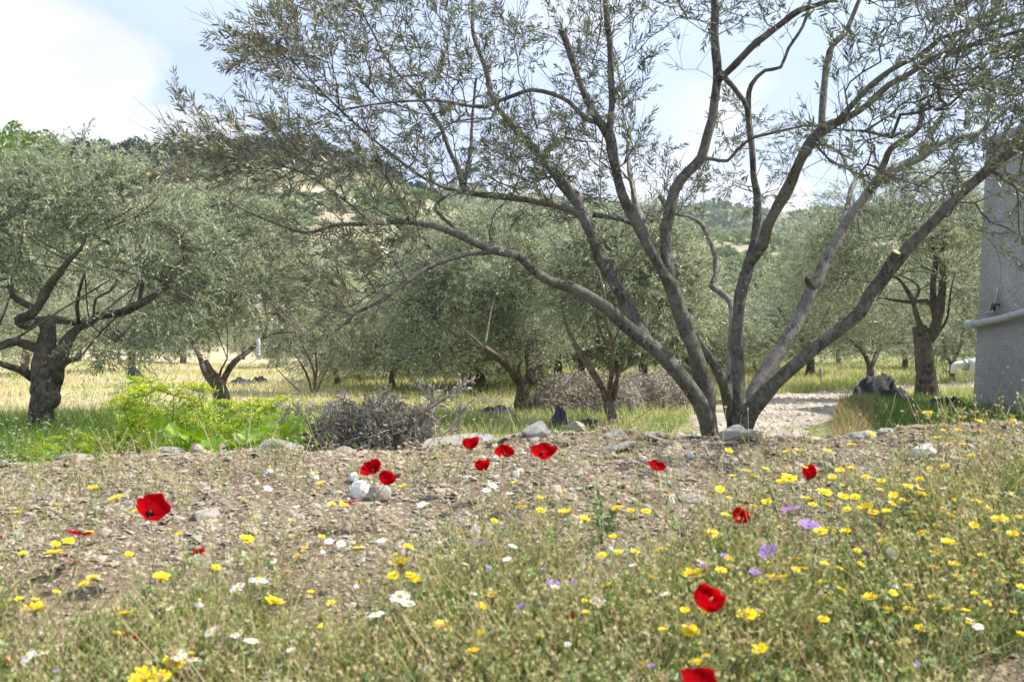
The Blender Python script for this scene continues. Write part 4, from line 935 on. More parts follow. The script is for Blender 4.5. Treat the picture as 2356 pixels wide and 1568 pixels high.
tube_part('pipe_socket', [at_wall(2224, 747), at_wall(2244, 744.2)], [.055, .055], M_PVC, pipe, np.zeros(3)).matrix_parent_inverse = Matrix.Translation(-house.location)
for ua, va in ((2268, 739.6), (2330, 725.2)): tube_part('pipe_bracket', [at_wall(ua - 2, va + .4), at_wall(ua + 2, va - .6)], [.053, .053], M_METAL, house, ho)
fit = tube_part('pipe_riser', [at_wall(2290, 702, .04), at_wall(2296, 662, .03)], [.017, .017], M_METAL, house, ho)
tube_part('tee_fitting', [at_wall(2284, 716, .06), at_wall(2287, 698, .05)], [.032, .03], M_DARK, house, ho)
tube_part('tap_arm', [at_wall(2266, 722), at_wall(2275, 718), at_wall(2286, 716)], [.02, .018, .018], M_METAL, house, ho)
tube_part('tap_lever', [at_wall(2286, 703), at_wall(2299, 700, .1)], [.018, .014], M_DARK, house, ho)
# white water fittings behind the house corner
wt = empty('water_meter', pt(2210, 860, 16.5), 'white cylinder with a bent white pipe sticking out from behind the house corner', 'water tank')
wo = np.array(wt.location)
tube_part('tank', [pt(2226, 842, 16.5), pt(2300, 842, 16.5)], [.13, .13], M_BRIGHT, wt, wo, 18)
tube_part('bent_pipe', [pt(2226, 838, 16.5), pt(2208, 838, 16.5), pt(2196, 842, 16.5), pt(2194, 858, 16.5)], [.07, .06, .055, .05], M_BRIGHT, wt, wo)
tube_part('flange', [pt(2217, 839, 16.5), pt(2222, 839, 16.5)], [.10, .10], M_METAL, wt, wo)
tube_part('stand_leg', [pt(2250, 850, 16.5), pt(2250, 892, 16.5)], [.03, .03], M_METAL, wt, wo, 6)
# wire fence posts and a pale water line across the slope
for (u, v0, v1, d, lab, mat, r) in ((1625, 690, 775, 24, 'thin rusty iron post standing between the leafy crowns left of the path', 'rust', .03), (1886, 845, 872, 21, 'short pale fence post in the grass beyond the dirt path', 'pale', .032), (2008, 845, 868, 23, 'small grey fence post behind the Y-shaped tree', 'pale', .045)):
    m_ = plain_mat('rusty_iron', (0.16, 0.07, 0.04), .8) if mat == 'rust' else plain_mat('weathered_wood', (0.32, 0.31, 0.29), .8)
    p0 = pt(u, v1, d); p0[2] = ground_z(p0[0], p0[1]) - .1; p1 = pt(u + 2, v0, d)
    g = Geo(); g.add(*tube(*smooth_path(np.array((p0, (p0 + p1) / 2 + (.01, 0, 0), p1)), np.array((r, r, r * .9))), 6, .05)); po = link('fence_post', g.mesh('fence_post', m_, False, (p0[0], p0[1], 0)), None, label=lab, category='fence post', group='fence posts')
    po.location = (p0[0], p0[1], 0)
g = Geo(); g.add(*tube(*smooth_path(np.array((pt(1600, 716, 24), pt(1700, 727, 24), pt(1805, 734, 24), pt(2050, 742, 24))), np.full(4, .018), step=.4), 6))
link('overhead_cable', g.mesh('overhead_cable', M_BRIGHT, True), None, label='thin white line slung from the rusty post across the slope', category='cable')

# hanging bottle trap in the second tree
bt = empty('insect_trap', pt(594, 800, 12.6), 'small clear white bottle hanging from the forked olive tree', 'trap')
bo = np.array(bt.location)
tube_part('bottle', [pt(594, 822, 12.6), pt(594, 800, 12.6), pt(595, 785, 12.6), pt(595, 779, 12.6)], [.028, .030, .024, .012], M_BRIGHT, bt, bo, 12, .03)
for k in range(4): tube_part('ring', [pt(594, 818 - k * 8, 12.6) + (0, 0, -.004), pt(594, 818 - k * 8, 12.6) + (0, 0, .004)], [.0325, .0325], M_METAL, bt, bo, 12)
tube_part('cord', [pt(595, 779, 12.6), pt(597, 755, 12.6), pt(600, 730, 12.6)], [.003] * 3, M_TWIG, bt, bo, 4)

# ---------------------------------------------------------------- heaps of black olive nets
M_NET = plain_mat('black_net', (0.014, 0.0145, 0.017), 0.75, 0.5, 25, 1.0, 0, .03)
M_NETGREY = plain_mat('dusty_net', (0.04, 0.042, 0.05), 0.7, 0.5, 25, 1.0, 0, .03)
def net_heap(u, v, wu, hu, d, label, seed, mat=M_NET, yf=.8):
    gx, gy = 46, 30; w = wu / F * d; h = hu / F * d
    b = pt(u, v, d); b[2] = float(ground_z(b[0], b[1]))
    A, B = np.meshgrid(np.linspace(-1, 1, gx), np.linspace(-1, 1, gy))
    r2 = A ** 2 + B ** 2; P = np.stack((A * 3 + seed, B * 3), -1).reshape(-1, 2)
    ridg = 1 - np.abs(vnoise(P, .6, seed)).reshape(A.shape) * .5 - np.abs(vnoise(P * (1.6, .6), 1.6, seed + 1)).reshape(A.shape) * .22 - .5 * np.clip(A, 0, 1) ** 2 * (seed % 2) - .5 * np.clip(-A, 0, 1) ** 2 * (1 - seed % 2)
    Z = (np.sqrt(np.clip(1 - r2, 0, 1)) - .1 * (r2 > 1)) * ridg * h * 1.3
    sm = 1 + .12 * vnoise(P, 1.2, seed + 5).reshape(A.shape)
    V = np.stack((A * w / 2 * 1.1 * sm, B * w * yf / 2 * sm, Z - .01), -1)
    a = np.arange(gy - 1)[:, None] * gx + np.arange(gx - 1)[None]
    ob = link('olive_net', mesh_np('olive_net', V.reshape(-1, 3), None, np.stack((a, a + 1, a + gx + 1, a + gx), -1).reshape(-1, 4), mat, None, True), None, label=label, category='net heap', group='heaps of folded olive nets')
    ob.location = b
net_heap(2026, 925, 135, 70, 13.2, 'large black net heap in shade left of the thick pollarded trunk', 3)
net_heap(2172, 928, 100, 34, 13.0, 'black net heap at the foot of the thick trunk beside the house', 4)
net_heap(1150, 962, 90, 26, 12.6, 'dark blue-grey net spread at the left foot of the central stout trunk', 5, M_NETGREY)
net_heap(1285, 990, 46, 52, 11.0, 'upright dark net bundle between the two central trunks', 6, M_NETGREY)
net_heap(1362, 988, 80, 28, 11.2, 'flat dark net bundle left of the slim young tree foot', 7, M_NETGREY)
net_heap(552, 892, 60, 18, 20.0, 'low grey net heap in the dry field right of the forked trunk', 8, M_NETGREY)
net_heap(600, 884, 42, 16, 21.5, 'small black net heap farthest out in the dry field', 9)
net_heap(236, 1040, 60, 40, 9.6, 'black net heap right of the gnarled trunk behind low fennel', 10)
net_heap(310, 872, 34, 22, 22.0, 'small dark net heap beside the green shrub in the field', 11)
net_heap(520, 1005, 110, 46, 10.2, 'dark net heap hidden among fennel and broad leaves', 12)

# ---------------------------------------------------------------- brush piles
def brush(u, vb, wu, hu, d, n_st, n_lf, label, seed, leaf=.055, light=0.0, depth=.9):
    r = np.random.default_rng(seed); b = pt(u, vb, d); b[2] = float(ground_z(b[0], b[1])) - .03
    w = wu / F * d / 2; h = ((HZ - hu) / F * d - b[2]) * .92
    root = empty('brush_pile', b, label, 'brush pile', 'piles of pruned olive branches')
    g = Geo()
    def inside(n):
        a = r.uniform(0, 6.283, n); q = np.sqrt(r.random(n)); lump = r.integers(0, 4, n); x = np.cos(a) * q; y = np.sin(a) * q
        top = np.array((.88, .82, .72, .6))[lump] * h * (1 - (x ** 2 + y ** 2)) ** .5 * (1 + .34 * vnoise(np.stack((x, y), -1) * 3, 1.3, seed))
        return np.stack((x * w * np.array((.7, .6, .5, 1.0))[lump] + w * np.array((.1, -.42, .55, 0))[lump], y * w * depth * .8, top * r.random(n) ** .3), -1)
    P = inside(n_st)
    for k in range(n_st):
        dr = unit(np.array((r.normal(), r.normal() * .7, r.normal() * .45 + .25))); ln = r.uniform(.2, .7) * min(1, w)
        a0 = P[k] - dr * ln / 2; a0[2] = max(a0[2], .01); a1 = P[k] + dr * ln / 2; a1[2] = max(a1[2], .01); mid = P[k] + r.normal(0, .05, 3)
        rr = r.uniform(.002, .006) * (2.4 if r.random() < .08 else 1)
        Ps, Rs = smooth_path(np.array((a0, mid, a1)), np.array((rr, rr * .8, rr * .4)), step=.12); g.add(*tube(Ps, Rs, 4, 0, k, False))
    link('stick', g.mesh('stick', M_STICK), root, kind='stuff')
    g = Geo(); m = n_lf; Q = inside(m); D = unit(r.standard_normal((m, 3)))
    leaf_batch(g, Q, D, rand_dir(m), leaf * r.uniform(.6, 1.3, m), leaf * r.uniform(.18, .28, m), np.clip(r.normal(.5 + light, .25, m), 0, 1), False, .5)
    link('dead_foliage', g.mesh('dead_foliage', M_DEAD), root, kind='stuff')
    return root, b
bp, bb = brush(862, 1035, 370, 892, 6.6, 380, 38000, 'big tangled grey heap of pruned branches with curled dead leaves behind the bank', 51, .05, -.08)
brush(1345, 960, 260, 838, 13.4, 240, 17000, 'brownish heap of dry cuttings between the central and the slim tree', 52, .06, -.05)
brush(1500, 945, 200, 845, 13.8, 200, 13000, 'pinkish-brown heap of dry cuttings left of the leaning big stems', 53, .06, .1)
brush(1130, 945, 110, 915, 15.5, 80, 3500, 'low pale heap of cuttings left of the central stout trunk', 54, .06, .2)
# dead branches standing up out of the near heap
def dead_bough(pts, d, label, seed, leaves=120):
    W3, R, _ = trace3d(pts, d, d + .2); r = np.random.default_rng(seed)
    org = W3[0].copy(); root = empty('dead_branch', org, label, 'branch', 'dead branches on the near brush heap'); g = Geo(); lf = Geo()
    Ps, Rs = smooth_path(W3, R, step=.04); g.add(*tube(Ps - org, Rs, 6, .08, seed)); A = []; B = []; LP = []; LD = []
    for k in range(len(Ps) // 2, len(Ps), 1):
        for _ in range(2):
            dr = unit(unit(Ps[-1] - Ps[len(Ps) // 2]) + r.normal(0, .55, 3)); e = Ps[k] + dr * r.uniform(.05, .16); A.append(Ps[k] - org); B.append(e - org)
            for q in range(7): LP.append(Ps[k] + (e - Ps[k]) * (q + 1) / 7 - org); LD.append(dr + r.normal(0, .7, 3))
    prism_batch(g, np.array(A), np.array(B), .003, .0015, 0); link('branch_wood', g.mesh('branch_wood', M_STICK), root)
    LP = np.array(LP); LD = np.array(LD); n = len(LP)
    leaf_batch(lf, LP, LD, rand_dir(n), .05 * r.uniform(.7, 1.2, n), .014, r.uniform(.1, .9, n), True); link('dead_foliage', lf.mesh('dead_foliage', M_DEAD), root, kind='stuff')
dead_bough([(900, 1000, 5), (960, 955, 5), (1010, 925, 4), (1060, 890, 2.5)], 6.6, 'dead leafy branch reaching up right out of the grey heap', 61)
dead_bough([(930, 1010, 6), (975, 970, 5), (1000, 935, 4), (975, 905, 3)], 6.8, 'dead branch with curled leaves standing in the right half of the grey heap', 62)
dead_bough([(760, 1010, 5), (720, 985, 4), (690, 950, 3), (672, 940, 2)], 6.6, 'short dead branch leaning left out of the grey heap over broad leaves', 63)
dead_bough([(980, 1020, 5), (1030, 990, 4), (1052, 960, 3), (1065, 945, 2)], 6.5, 'small dead branch low at the right end of the grey heap', 64)

# ---------------------------------------------------------------- fennel and broad-leaved plants behind the bank
def umbel_mesh(seed, n=26):
    r = np.random.default_rng(seed); g = Geo()
    a = r.uniform(0, 6.283, n); q = np.sqrt(r.random(n)); tips_ = np.stack((np.cos(a) * q, np.sin(a) * q, .34 - .25 * q ** 2 + r.normal(0, .03, n)), -1)
    prism_batch(g, np.zeros((n, 3)), tips_, .012, .008, .2)
    m = n * 11; P = np.repeat(tips_, 11, 0) + r.normal(0, .09, (m, 3)) * (1, 1, .4)
    leaf_batch(g, P, r.standard_normal((m, 3)) + (0, 0, .4), r.standard_normal((m, 3)) + (0, 0, 1.5), .11, .09, np.clip(r.normal(.85, .15, m), 0, 1))
    return g.mesh('umbel', M_FENNEL)
umbels = [umbel_mesh(70 + k) for k in range(4)]
def fennel(heads, d, base_uv, label, fronds=260, group='yellow-green fennel plants behind the bank'):
    b = pt(base_uv[0], base_uv[1], d); b[2] = float(ground_z(b[0], b[1])) - .02
    root = empty('fennel_plant', b, label, 'plant', group); g = Geo(); fr = Geo()
    for (u, v, w) in heads:
        dd = d + rng.uniform(-.35, .35); p = pt(u, v, dd); mid = (p + b) / 2 + rng.normal(0, .04, 3)
        Ps, Rs = smooth_path(np.array((b + rng.normal(0, .04, 3) * (1, 1, 0), mid, p)), np.array((.008, .006, .003)), step=.08); g.add(*tube(Ps - b, Rs, 5), tint=.3)
        ob = link('umbel', random.choice(umbels), root); s = w / F * dd / 2 * 1.1; ob.scale = (s, s, s * rng.uniform(.8, 1.1)); ob.location = Vector(p - b) - Vector((0, 0, .1 * s)); ob.rotation_euler = (rng.normal(0, .25), rng.normal(0, .25), rng.uniform(0, 6))
        m = fronds // len(heads); s_ = rng.uniform(.15, .95, m); P = Ps[(s_ * (len(Ps) - 1)).astype(int)] + rng.normal(0, .085, (m, 3)); D = rand_dir(m) + (0, 0, .4)
        for _ in range(4):
            leaf_batch(fr, P - b + rng.normal(0, .03, (m, 3)), D + rng.normal(0, .5, (m, 3)), rand_dir(m), .08, .009, np.clip(rng.normal(.35, .2, m), 0, 1))
    link('stem', g.mesh('stem', M_FENNEL, True), root); link('frond', fr.mesh('frond', M_FENNEL), root, kind='stuff')
fennel([(62, 1042, 60), (105, 1030, 70), (130, 1008, 44), (92, 1052, 60), (48, 1050, 40)], 6.4, (90, 1120), 'low yellow-green fennel in front of the gnarled trunk')
fennel([(190, 1005, 66), (225, 1015, 50), (180, 1030, 50)], 6.8, (195, 1120), 'small fennel just right of the gnarled trunk')
fennel([(285, 938, 90), (330, 905, 110), (300, 975, 80), (270, 1010, 80), (350, 950, 70)], 7.2, (300, 1120), 'tall fennel leftmost of the big yellow-green clump', 420)
fennel([(400, 905, 100), (430, 930, 90), (380, 960, 90), (345, 1020, 90), (430, 975, 80)], 7.0, (400, 1110), 'tall fennel in the middle of the big clump', 420)
fennel([(455, 895, 90), (470, 955, 80), (500, 985, 70), (455, 1010, 70)], 7.3, (470, 1100), 'fennel at the right of the big clump left of the forked trunk', 380)
fennel([(545, 940, 70), (570, 965, 80), (520, 930, 60), (600, 930, 90)], 7.6, (560, 1090), 'fennel in front of the forked leaning trunk', 340)
fennel([(640, 930, 90), (665, 960, 80), (690, 990, 60), (620, 965, 70)], 7.4, (650, 1090), 'fennel between the forked trunk and the brush heap', 340)
fennel([(440, 1030, 80), (500, 1030, 70), (395, 1035, 60)], 6.2, (440, 1120), 'low fennel close behind the stone edge of the bank', 300)
fennel([(300, 870, 50), (340, 880, 50), (320, 895, 60)], 9.5, (320, 1020), 'light green shrub-like fennel farthest back left of the clump', 260)
fennel([(760, 1052, 26), (745, 1048, 22)], 5.4, (752, 1120), 'tiny fennel sprig at the front foot of the brush heap', 60)
def broad_leaf_mesh(seed):
    r = np.random.default_rng(seed); n = 26; th = np.linspace(.22, 2 * np.pi - .22, n); rr = 1 + .06 * np.cos(9 * th) + r.normal(0, .025, n)
    ring = np.stack((-np.cos(th) * rr, np.sin(th) * rr, .16 * np.sin(2 * th + seed) + .12 * np.cos(3 * th)), -1)
    V = np.vstack(((0, 0, -.12), ring * .55 + (0, 0, -.03), ring)); T = []; Q = []
    for k in range(n - 1): T.append((0, 1 + k, 2 + k)); Q.append((1 + k, 1 + n + k, 2 + n + k, 2 + k))
    g = Geo(); g.add(V, T, Q, np.concatenate(([.9], np.full(n, .5), r.uniform(.1, .6, n)))); return g.mesh('leaf', M_BROAD, True)
broads = [broad_leaf_mesh(k) for k in range(5)]
def broadleaf(leaves, d, base_uv, label):
    b = pt(base_uv[0], base_uv[1], d); b[2] = float(ground_z(b[0], b[1])) - .02
    root = empty('broad_leaved_plant', b, label, 'plant', 'bright green broad-leaved plants behind the bank')
    for (u, v, w) in leaves:
        dd = d + rng.uniform(-.25, .25); p = pt(u, v, dd); mid = (p + b) / 2 + rng.normal(0, .03, 3); g = Geo()
        Ps, Rs = smooth_path(np.array((b, mid, p)), np.array((.008, .006, .004)), step=.08); g.add(*tube(Ps - b, Rs, 5), tint=.6)
        lf = link('leaf', random.choice(broads), root); s = w / F * dd / 2 * 1.12; lf.scale = (s, s * rng.uniform(.8, 1), s); lf.location = Vector(p - b)
        lf.rotation_euler = (rng.uniform(-.6, 1.1), rng.uniform(-.7, .7), rng.uniform(0, 6)); st = g.mesh('leaf_stalk', M_BROAD, True); so_ = link('leaf_stalk', st, root)
broadleaf([(385, 1015, 80), (415, 1002, 70), (440, 995, 60), (365, 1030, 70), (402, 1045, 60), (350, 1040, 50), (430, 1030, 50), (372, 985, 50)], 6.0, (400, 1110), 'broad-leaved plant at the left, amid the fennel clump')
broadleaf([(540, 1008, 80), (570, 1000, 60), (560, 1040, 70), (600, 1010, 60), (625, 1000, 70), (650, 1010, 60), (590, 1045, 60), (520, 1030, 60), (640, 1035, 50)], 6.1, (580, 1110), 'broad-leaved plant between the fennel and the grey brush heap')
broadleaf([(650, 985, 70), (672, 975, 56), (690, 1000, 50), (620, 982, 50)], 6.5, (655, 1100), 'broad-leaved plant with raised leaves at the left edge of the brush heap')
broadleaf([(500, 1045, 60), (470, 1050, 50), (485, 1022, 56), (455, 1043, 46)], 5.7, (485, 1110), 'small broad-leaved plant right behind the crest stones')
broadleaf([(200, 1030, 56), (180, 1042, 46), (90, 1055, 50)], 5.9, (180, 1110), 'few flat broad leaves beside the low fennel at left')
broadleaf([(310, 880, 34), (325, 868, 30), (335, 890, 34), (350, 878, 28), (318, 895, 30)], 10.5, (325, 960), 'small bright green shrub in the field behind the fennel')

# ---------------------------------------------------------------- rocks on the bank
def rock_mesh(seed, mat, flat=.45, npts=26, sub=True):
    r = np.random.default_rng(seed); bm = bmesh.new()
    P = r.standard_normal((npts, 3)); P = P / np.linalg.norm(P, axis=1)[:, None] * r.uniform(.75, 1.0, (npts, 1)) * np.array((1, .8, flat))
    P[:, 2] = np.clip(P[:, 2], -flat * .5, flat * .8)
    for p in P: bm.verts.new(p)
    res = bmesh.ops.convex_hull(bm, input=bm.verts)
    for v in [v for v in bm.verts if not v.link_faces]: bm.verts.remove(v)
    if sub:
        bmesh.ops.bevel(bm, geom=list(bm.edges), offset=.035, segments=1, affect='EDGES', profile=.5)
        bmesh.ops.triangulate(bm, faces=bm.faces); bmesh.ops.subdivide_edges(bm, edges=[e for e in bm.edges if e.calc_length() > .25], cuts=1)
        for v in bm.verts: v.co += Vector(v.co).normalized() * (.045 * mnoise.noise(v.co * 3.1 + Vector((seed, 0, 0))) + .02 * mnoise.noise(v.co * 9 + Vector((0, seed, 0))))
    bmesh.ops.recalc_face_normals(bm, faces=bm.faces)
    me = bpy.data.meshes.new('rock'); bm.to_mesh(me); bm.free(); me.materials.append(mat); return me
def put_rock(u, v, wu, hu, label, mat=M_SLATE, seed=0, flat=.45, d=None, rz=0, tilt=(0, 0), name='rock', ydepth=.7):
    p, dd = on_ground(u, v + hu * .5, 0.0, 2.0, 4.3)
    if d is not None: p = pt(u, v, d); dd = d; p[2] = float(ground_z(p[0], p[1]))
    me = rock_mesh(seed, mat, flat); ob = link(name, me, None, label=label, category='rock', group='rocks on the stony bank')
    s = wu / F * dd / 2; hz_ = hu / F * dd / (flat * 1.35)
    ob.scale = (s, s * ydepth / .8, hz_); ob.location = (p[0], p[1] + s * .4, p[2] + hu / F * dd * .32 if d is None else (HZ - v) / F * dd)
    ob.rotation_euler = (tilt[0], tilt[1], rz)
CR = 3.98
rocks = [(1232, 997, 88, 50, 'upright pale grey boulder on the crest left of the big tree', M_ROCKGREY, .8, CR),
         (640, 1034, 130, 34, 'broad light grey rock on the crest in front of the brush heap', M_ROCKGREY, .4, CR),
         (790, 1048, 75, 36, 'rounded brown-grey rock right of the broad crest rock', M_SLATE, .5, CR - .05),
         (160, 1058, 120, 24, 'flat brown slab on the crest at the far left', M_SLATE, .3, CR),
         (300, 1052, 70, 24, 'bluish flat stone on the crest left of the dark patch', M_ROCKGREY, .35, CR),
         (385, 1040, 80, 22, 'wide grey-blue slab on the crest below the broad leaves', M_ROCKGREY, .3, CR),
         (450, 1038, 54, 30, 'dark-topped stone on the crest between fennel and leaves', M_SLATE, .5, CR),
         (1050, 1017, 200, 8, 'long smooth pale slab lying along the crest', M_ROCKGREY, .2, CR),
         (1420, 1002, 66, 22, 'flat grey rock on the crest below the slim young tree', M_ROCKGREY, .4, CR),
         (1500, 1004, 70, 20, 'brown layered rock on the crest right of its grey neighbour', M_SLATE, .4, CR),
         (1690, 1000, 78, 36, 'pale grey rock at the foot of the big stems', M_ROCKGREY, .55, CR - .05),
         (1735, 1003, 60, 26, 'grey rubble stone right of the whitish rock at the big stems', M_ROCKGREY, .5, CR),
         (1800, 1010, 34, 14, 'small dark stone on the crest right of the big stems', M_SLATE, .5, CR),
         (2000, 1010, 110, 30, 'grey rock half sunk in the crest right of the path', M_ROCKGREY, .4, CR),
         (2045, 1000, 60, 26, 'rounded grey stone on the crest right of the sunk rock', M_ROCKGREY, .5, CR),
         (2120, 990, 70, 24, 'grey-brown stone on the crest among yellow flowers', M_SLATE, .5, CR),
         (1325, 982, 56, 30, 'brown boulder in the grass behind the crest beside the net bundle', M_SLATE, .7, 9.6),
         (1910, 1050, 50, 36, 'tilted brown slate block with dark underside on the right bank', M_SLATE, .5, None),
         (1905, 1072, 36, 24, 'small dark bluish stone below the tilted slate block', M_ROCKGREY, .6, None),
         (2132, 1037, 78, 34, 'white quartz rock lying on the right bank', M_QUARTZ, .5, None),
         (812, 1098, 40, 28, 'upper white quartz lump beside the pair of poppies', M_QUARTZ, .6, None),
         (826, 1124, 62, 46, 'larger white quartz lump streaked with grey beside the pair of poppies', M_QUARTZ, .7, None),
         (872, 1134, 70, 40, 'low grey stone right of the white quartz lumps', M_SLATE, .22, None),
         (470, 1182, 90, 24, 'flat grey-brown slab in the gravel at left', M_SLATE, .3, None),
         (1405, 1035, 150, 20, 'broad flat slate slab set in the gravel below the crest', M_ROCKGREY, .2, None),
         (1595, 1148, 90, 20, 'pale brown flat stone in the gravel right of centre', M_SLATE, .3, None),
         (1490, 1168, 40, 20, 'small brown stone left of the pale flat stone', M_SLATE, .4, None),
         (1092, 1218, 36, 34, 'white quartz stone among green stalks in the centre', M_QUARTZ, .9, None),
         (1545, 1150, 26, 18, 'small white quartz beside the pale flat stone', M_QUARTZ, .6, None),
         (1138, 1052, 28, 16, 'small white quartz left of the middle crest poppy', M_QUARTZ, .6, None),
         (1590, 1044, 26, 20, 'small white quartz near the crest left of the big stems', M_QUARTZ, .6, None),
         (1105, 1008, 24, 14, 'tiny white quartz on the long crest slab', M_QUARTZ, .6, CR - .1)]
for k, (u, v, w, h, lab, mt, fl, dd) in enumerate(rocks):
    put_rock(u, v, w, h, lab, mt, 300 + k * 7, fl, dd, rng.uniform(0, 3.1) if w < 60 else rng.uniform(-.2, .2), (rng.normal(0, .12), rng.normal(0, .12)))
# slate fragments: the 300 largest are pieces of the ground, the rest one mass
frag = [rock_mesh(500 + k, M_SLATE, .28, 12, False) for k in range(10)] + [rock_mesh(520 + k, M_QUARTZ, .5, 12, False) for k in range(2)]
for m_ in frag: m_.name = 'stone'
tints_m = [stone_mat('slate_' + n_, [tuple(x * .75 for x in c_), c_, tuple(min(1, x * 1.25) for x in c_)], 12) for n_, c_ in (('brown', (.27, .215, .155)), ('tan', (.40, .34, .26)), ('grey', (.32, .31, .29)), ('dark', (.17, .15, .13)))]
for k in range(10): frag[k].materials.clear(); frag[k].materials.append(tints_m[(0, 1, 2, 1, 0, 3, 1, 2, 0, 1)[k]])
for k in range(300):
    v = 1000 + 290 * rng.random() ** 1.2; u = rng.uniform(-20, 2380); p, dd = on_ground(u, max(v, 760 + F * -float(np.interp((u - CX) / F * 3.95, CRX, CRZ)) / 3.95 + 6), 0, 2.2, 3.95)
    qz = rng.random() < .13; ob = link('stone', frag[10 + k % 2] if qz else frag[int(rng.integers(0, 10))], ground)
    s = rng.uniform(.009, .022) * (1.5 if rng.random() < .15 else 1) * (.6 if qz else 1); ob.scale = (s * rng.uniform(.8, 1.4), s, s * rng.uniform(.7, 1.3)); ob.location = p + (0, 0, s * .12)
    ob.rotation_euler = (rng.normal(0, .3), rng.normal(0, .3), rng.uniform(0, 6.28))
def chip_field(n, ylo, yhi, smin, smax, xw=2.9):
    y = rng.uniform(ylo, yhi, n); x = rng.uniform(-1, 1, n) * (y * .54 + .15)
    s = smin + (smax - smin) * rng.random(n) ** 3.2; z = ground_z(x, y) + s * .12
    a = rng.uniform(0, 6.283, n); A = np.stack((np.cos(a), np.sin(a), rng.normal(0, .25, n)), -1); B = np.stack((-np.sin(a), np.cos(a), rng.normal(0, .25, n)), -1)
    A = A + (0, 1, 0) * (.235 * A[:, 1:2] * 0); C = unit(np.cross(A, B)); C[:, 1] -= .22; asp = rng.uniform(.35, .8, n); th = rng.uniform(.08, .24, n)
    P = np.stack((x, y, z), -1); V = []
    for lvl, q in ((-1, 1.1), (1, .85)):
        for (i, j) in ((-1, -1), (1, -.8), (.9, 1), (-.8, .9)):
            jx = rng.uniform(.7, 1.1, n)[:, None]; V.append(P + A * (i * s * q)[:, None] * jx + B * (j * s * asp * q)[:, None] + C * (lvl * s * th)[:, None])
    V = np.stack(V, 1).reshape(-1, 3); b = np.arange(n)[:, None] * 8
    Q = np.concatenate([b + np.array(f)[None] for f in ((4, 5, 6, 7), (0, 1, 5, 4), (1, 2, 6, 5), (2, 3, 7, 6), (3, 0, 4, 7))])
    t_ = np.clip(rng.normal(.40, .25, n), 0, .85); t_[rng.random(n) < .02] = 1
    return V, Q, np.repeat(t_, 8)
g = Geo()
for a_ in ((30000, 2.15, 4.15, .003, .012), (20000, 2.9, 4.1, .003, .011), (5000, 2.9, 4.5, .006, .024)):
    V, Q, tt_ = chip_field(*a_); g.add(V, None, Q, tt_)
link('gravel', g.mesh('gravel', M_CHIP), ground, kind='stuff')
# pebbles strewn over the path
n = 5200; i = rng.integers(0, len(Pc), n); off_ = rng.normal(0, .62, n); P = Pc[i] + Sn[i] * (off_ * Rc[i])[:, None] + Tn[i] * rng.uniform(-.15, .15, n)[:, None]
s_ = .008 + .03 * rng.random(n) ** 5; P[:, 2] = ground_z(P[:, 0], P[:, 1]) + .014; vs = []
for lv_, q_ in ((0, 1.1), (1, .7)):
    for (a_, b_) in ((-1, -1), (1, -.8), (.9, 1), (-.8, .9)): vs.append(P + np.stack((a_ * s_ * q_ * rng.uniform(.6, 1.3, n), b_ * s_ * q_, lv_ * s_ * rng.uniform(.4, .9, n)), -1))
b = np.arange(n)[:, None] * 8; g = Geo(); g.add(np.stack(vs, 1).reshape(-1, 3), None, np.concatenate([b + np.array(f)[None] for f in ((4, 5, 6, 7), (0, 1, 5, 4), (1, 2, 6, 5), (2, 3, 7, 6), (3, 0, 4, 7))]), np.repeat(rng.uniform(.3, 1, n), 8))
link('path_pebbles', g.mesh('path_pebbles', M_CHIP), bpy.data.objects['dirt_path'], kind='stuff')
# short straw and bits of stalk lying on the gravel
g = Geo(); n = 3500; y = rng.uniform(2.1, 4.1, n); x = rng.uniform(-1, 1, n) * y * .56; a = rng.uniform(0, 6.283, n); ln = rng.uniform(.01, .05, n)
A = np.stack((x, y, ground_z(x, y) + .008), -1); B_ = A + np.stack((np.cos(a) * ln, np.sin(a) * ln, rng.normal(.15, .2, n) * ln), -1)
prism_batch(g, A, B_, .0009, .0007, rng.uniform(.6, 1, n)); link('straw', g.mesh('straw', M_GRASS), ground, kind='stuff')

# ---------------------------------------------------------------- grass and weeds
def blades(geo, x, y, h, w, tint, lean=.35, curve=.4, z0=0.0):
    n = len(x); P = np.stack((x, y, ground_z(x, y) - .005 + z0), -1); a = rng.uniform(0, 6.283, n)
    D = np.stack((np.cos(a) * lean * rng.random(n), np.sin(a) * lean * rng.random(n), np.ones(n)), -1); bend = np.stack((np.cos(a + rng.normal(0, .8, n)), np.sin(a), -.5 * np.ones(n)), -1) * (curve * rng.random(n))[:, None]
    f = rng.uniform(0, 6.283, n); S = np.stack((np.cos(f), np.sin(f), np.zeros(n)), -1) * (w / 2)[:, None]; h = h[:, None]
    m1 = P + D * h * .5 + bend * h * .2; tp = P + D * h + bend * h * .8
    V = np.stack((P + S, P - S, m1 - S * .8, m1 + S * .8, tp), 1).reshape(-1, 3); b = np.arange(n)[:, None] * 5
    geo.add(V, b + np.array((3, 2, 4))[None], b + np.array((0, 1, 2, 3))[None], np.repeat(tint, 5))
def cover(u, y):
    """how densely the near bank is grown over, 0..1"""
    edge_ = np.interp(u, [0, 300, 800, 1200, 1600, 1900, 2100, 2356], [2.85, 2.75, 2.85, 2.95, 3.0, 3.2, 3.45, 3.55])
    return np.clip((edge_ - y) / .75, 0.0, 1)
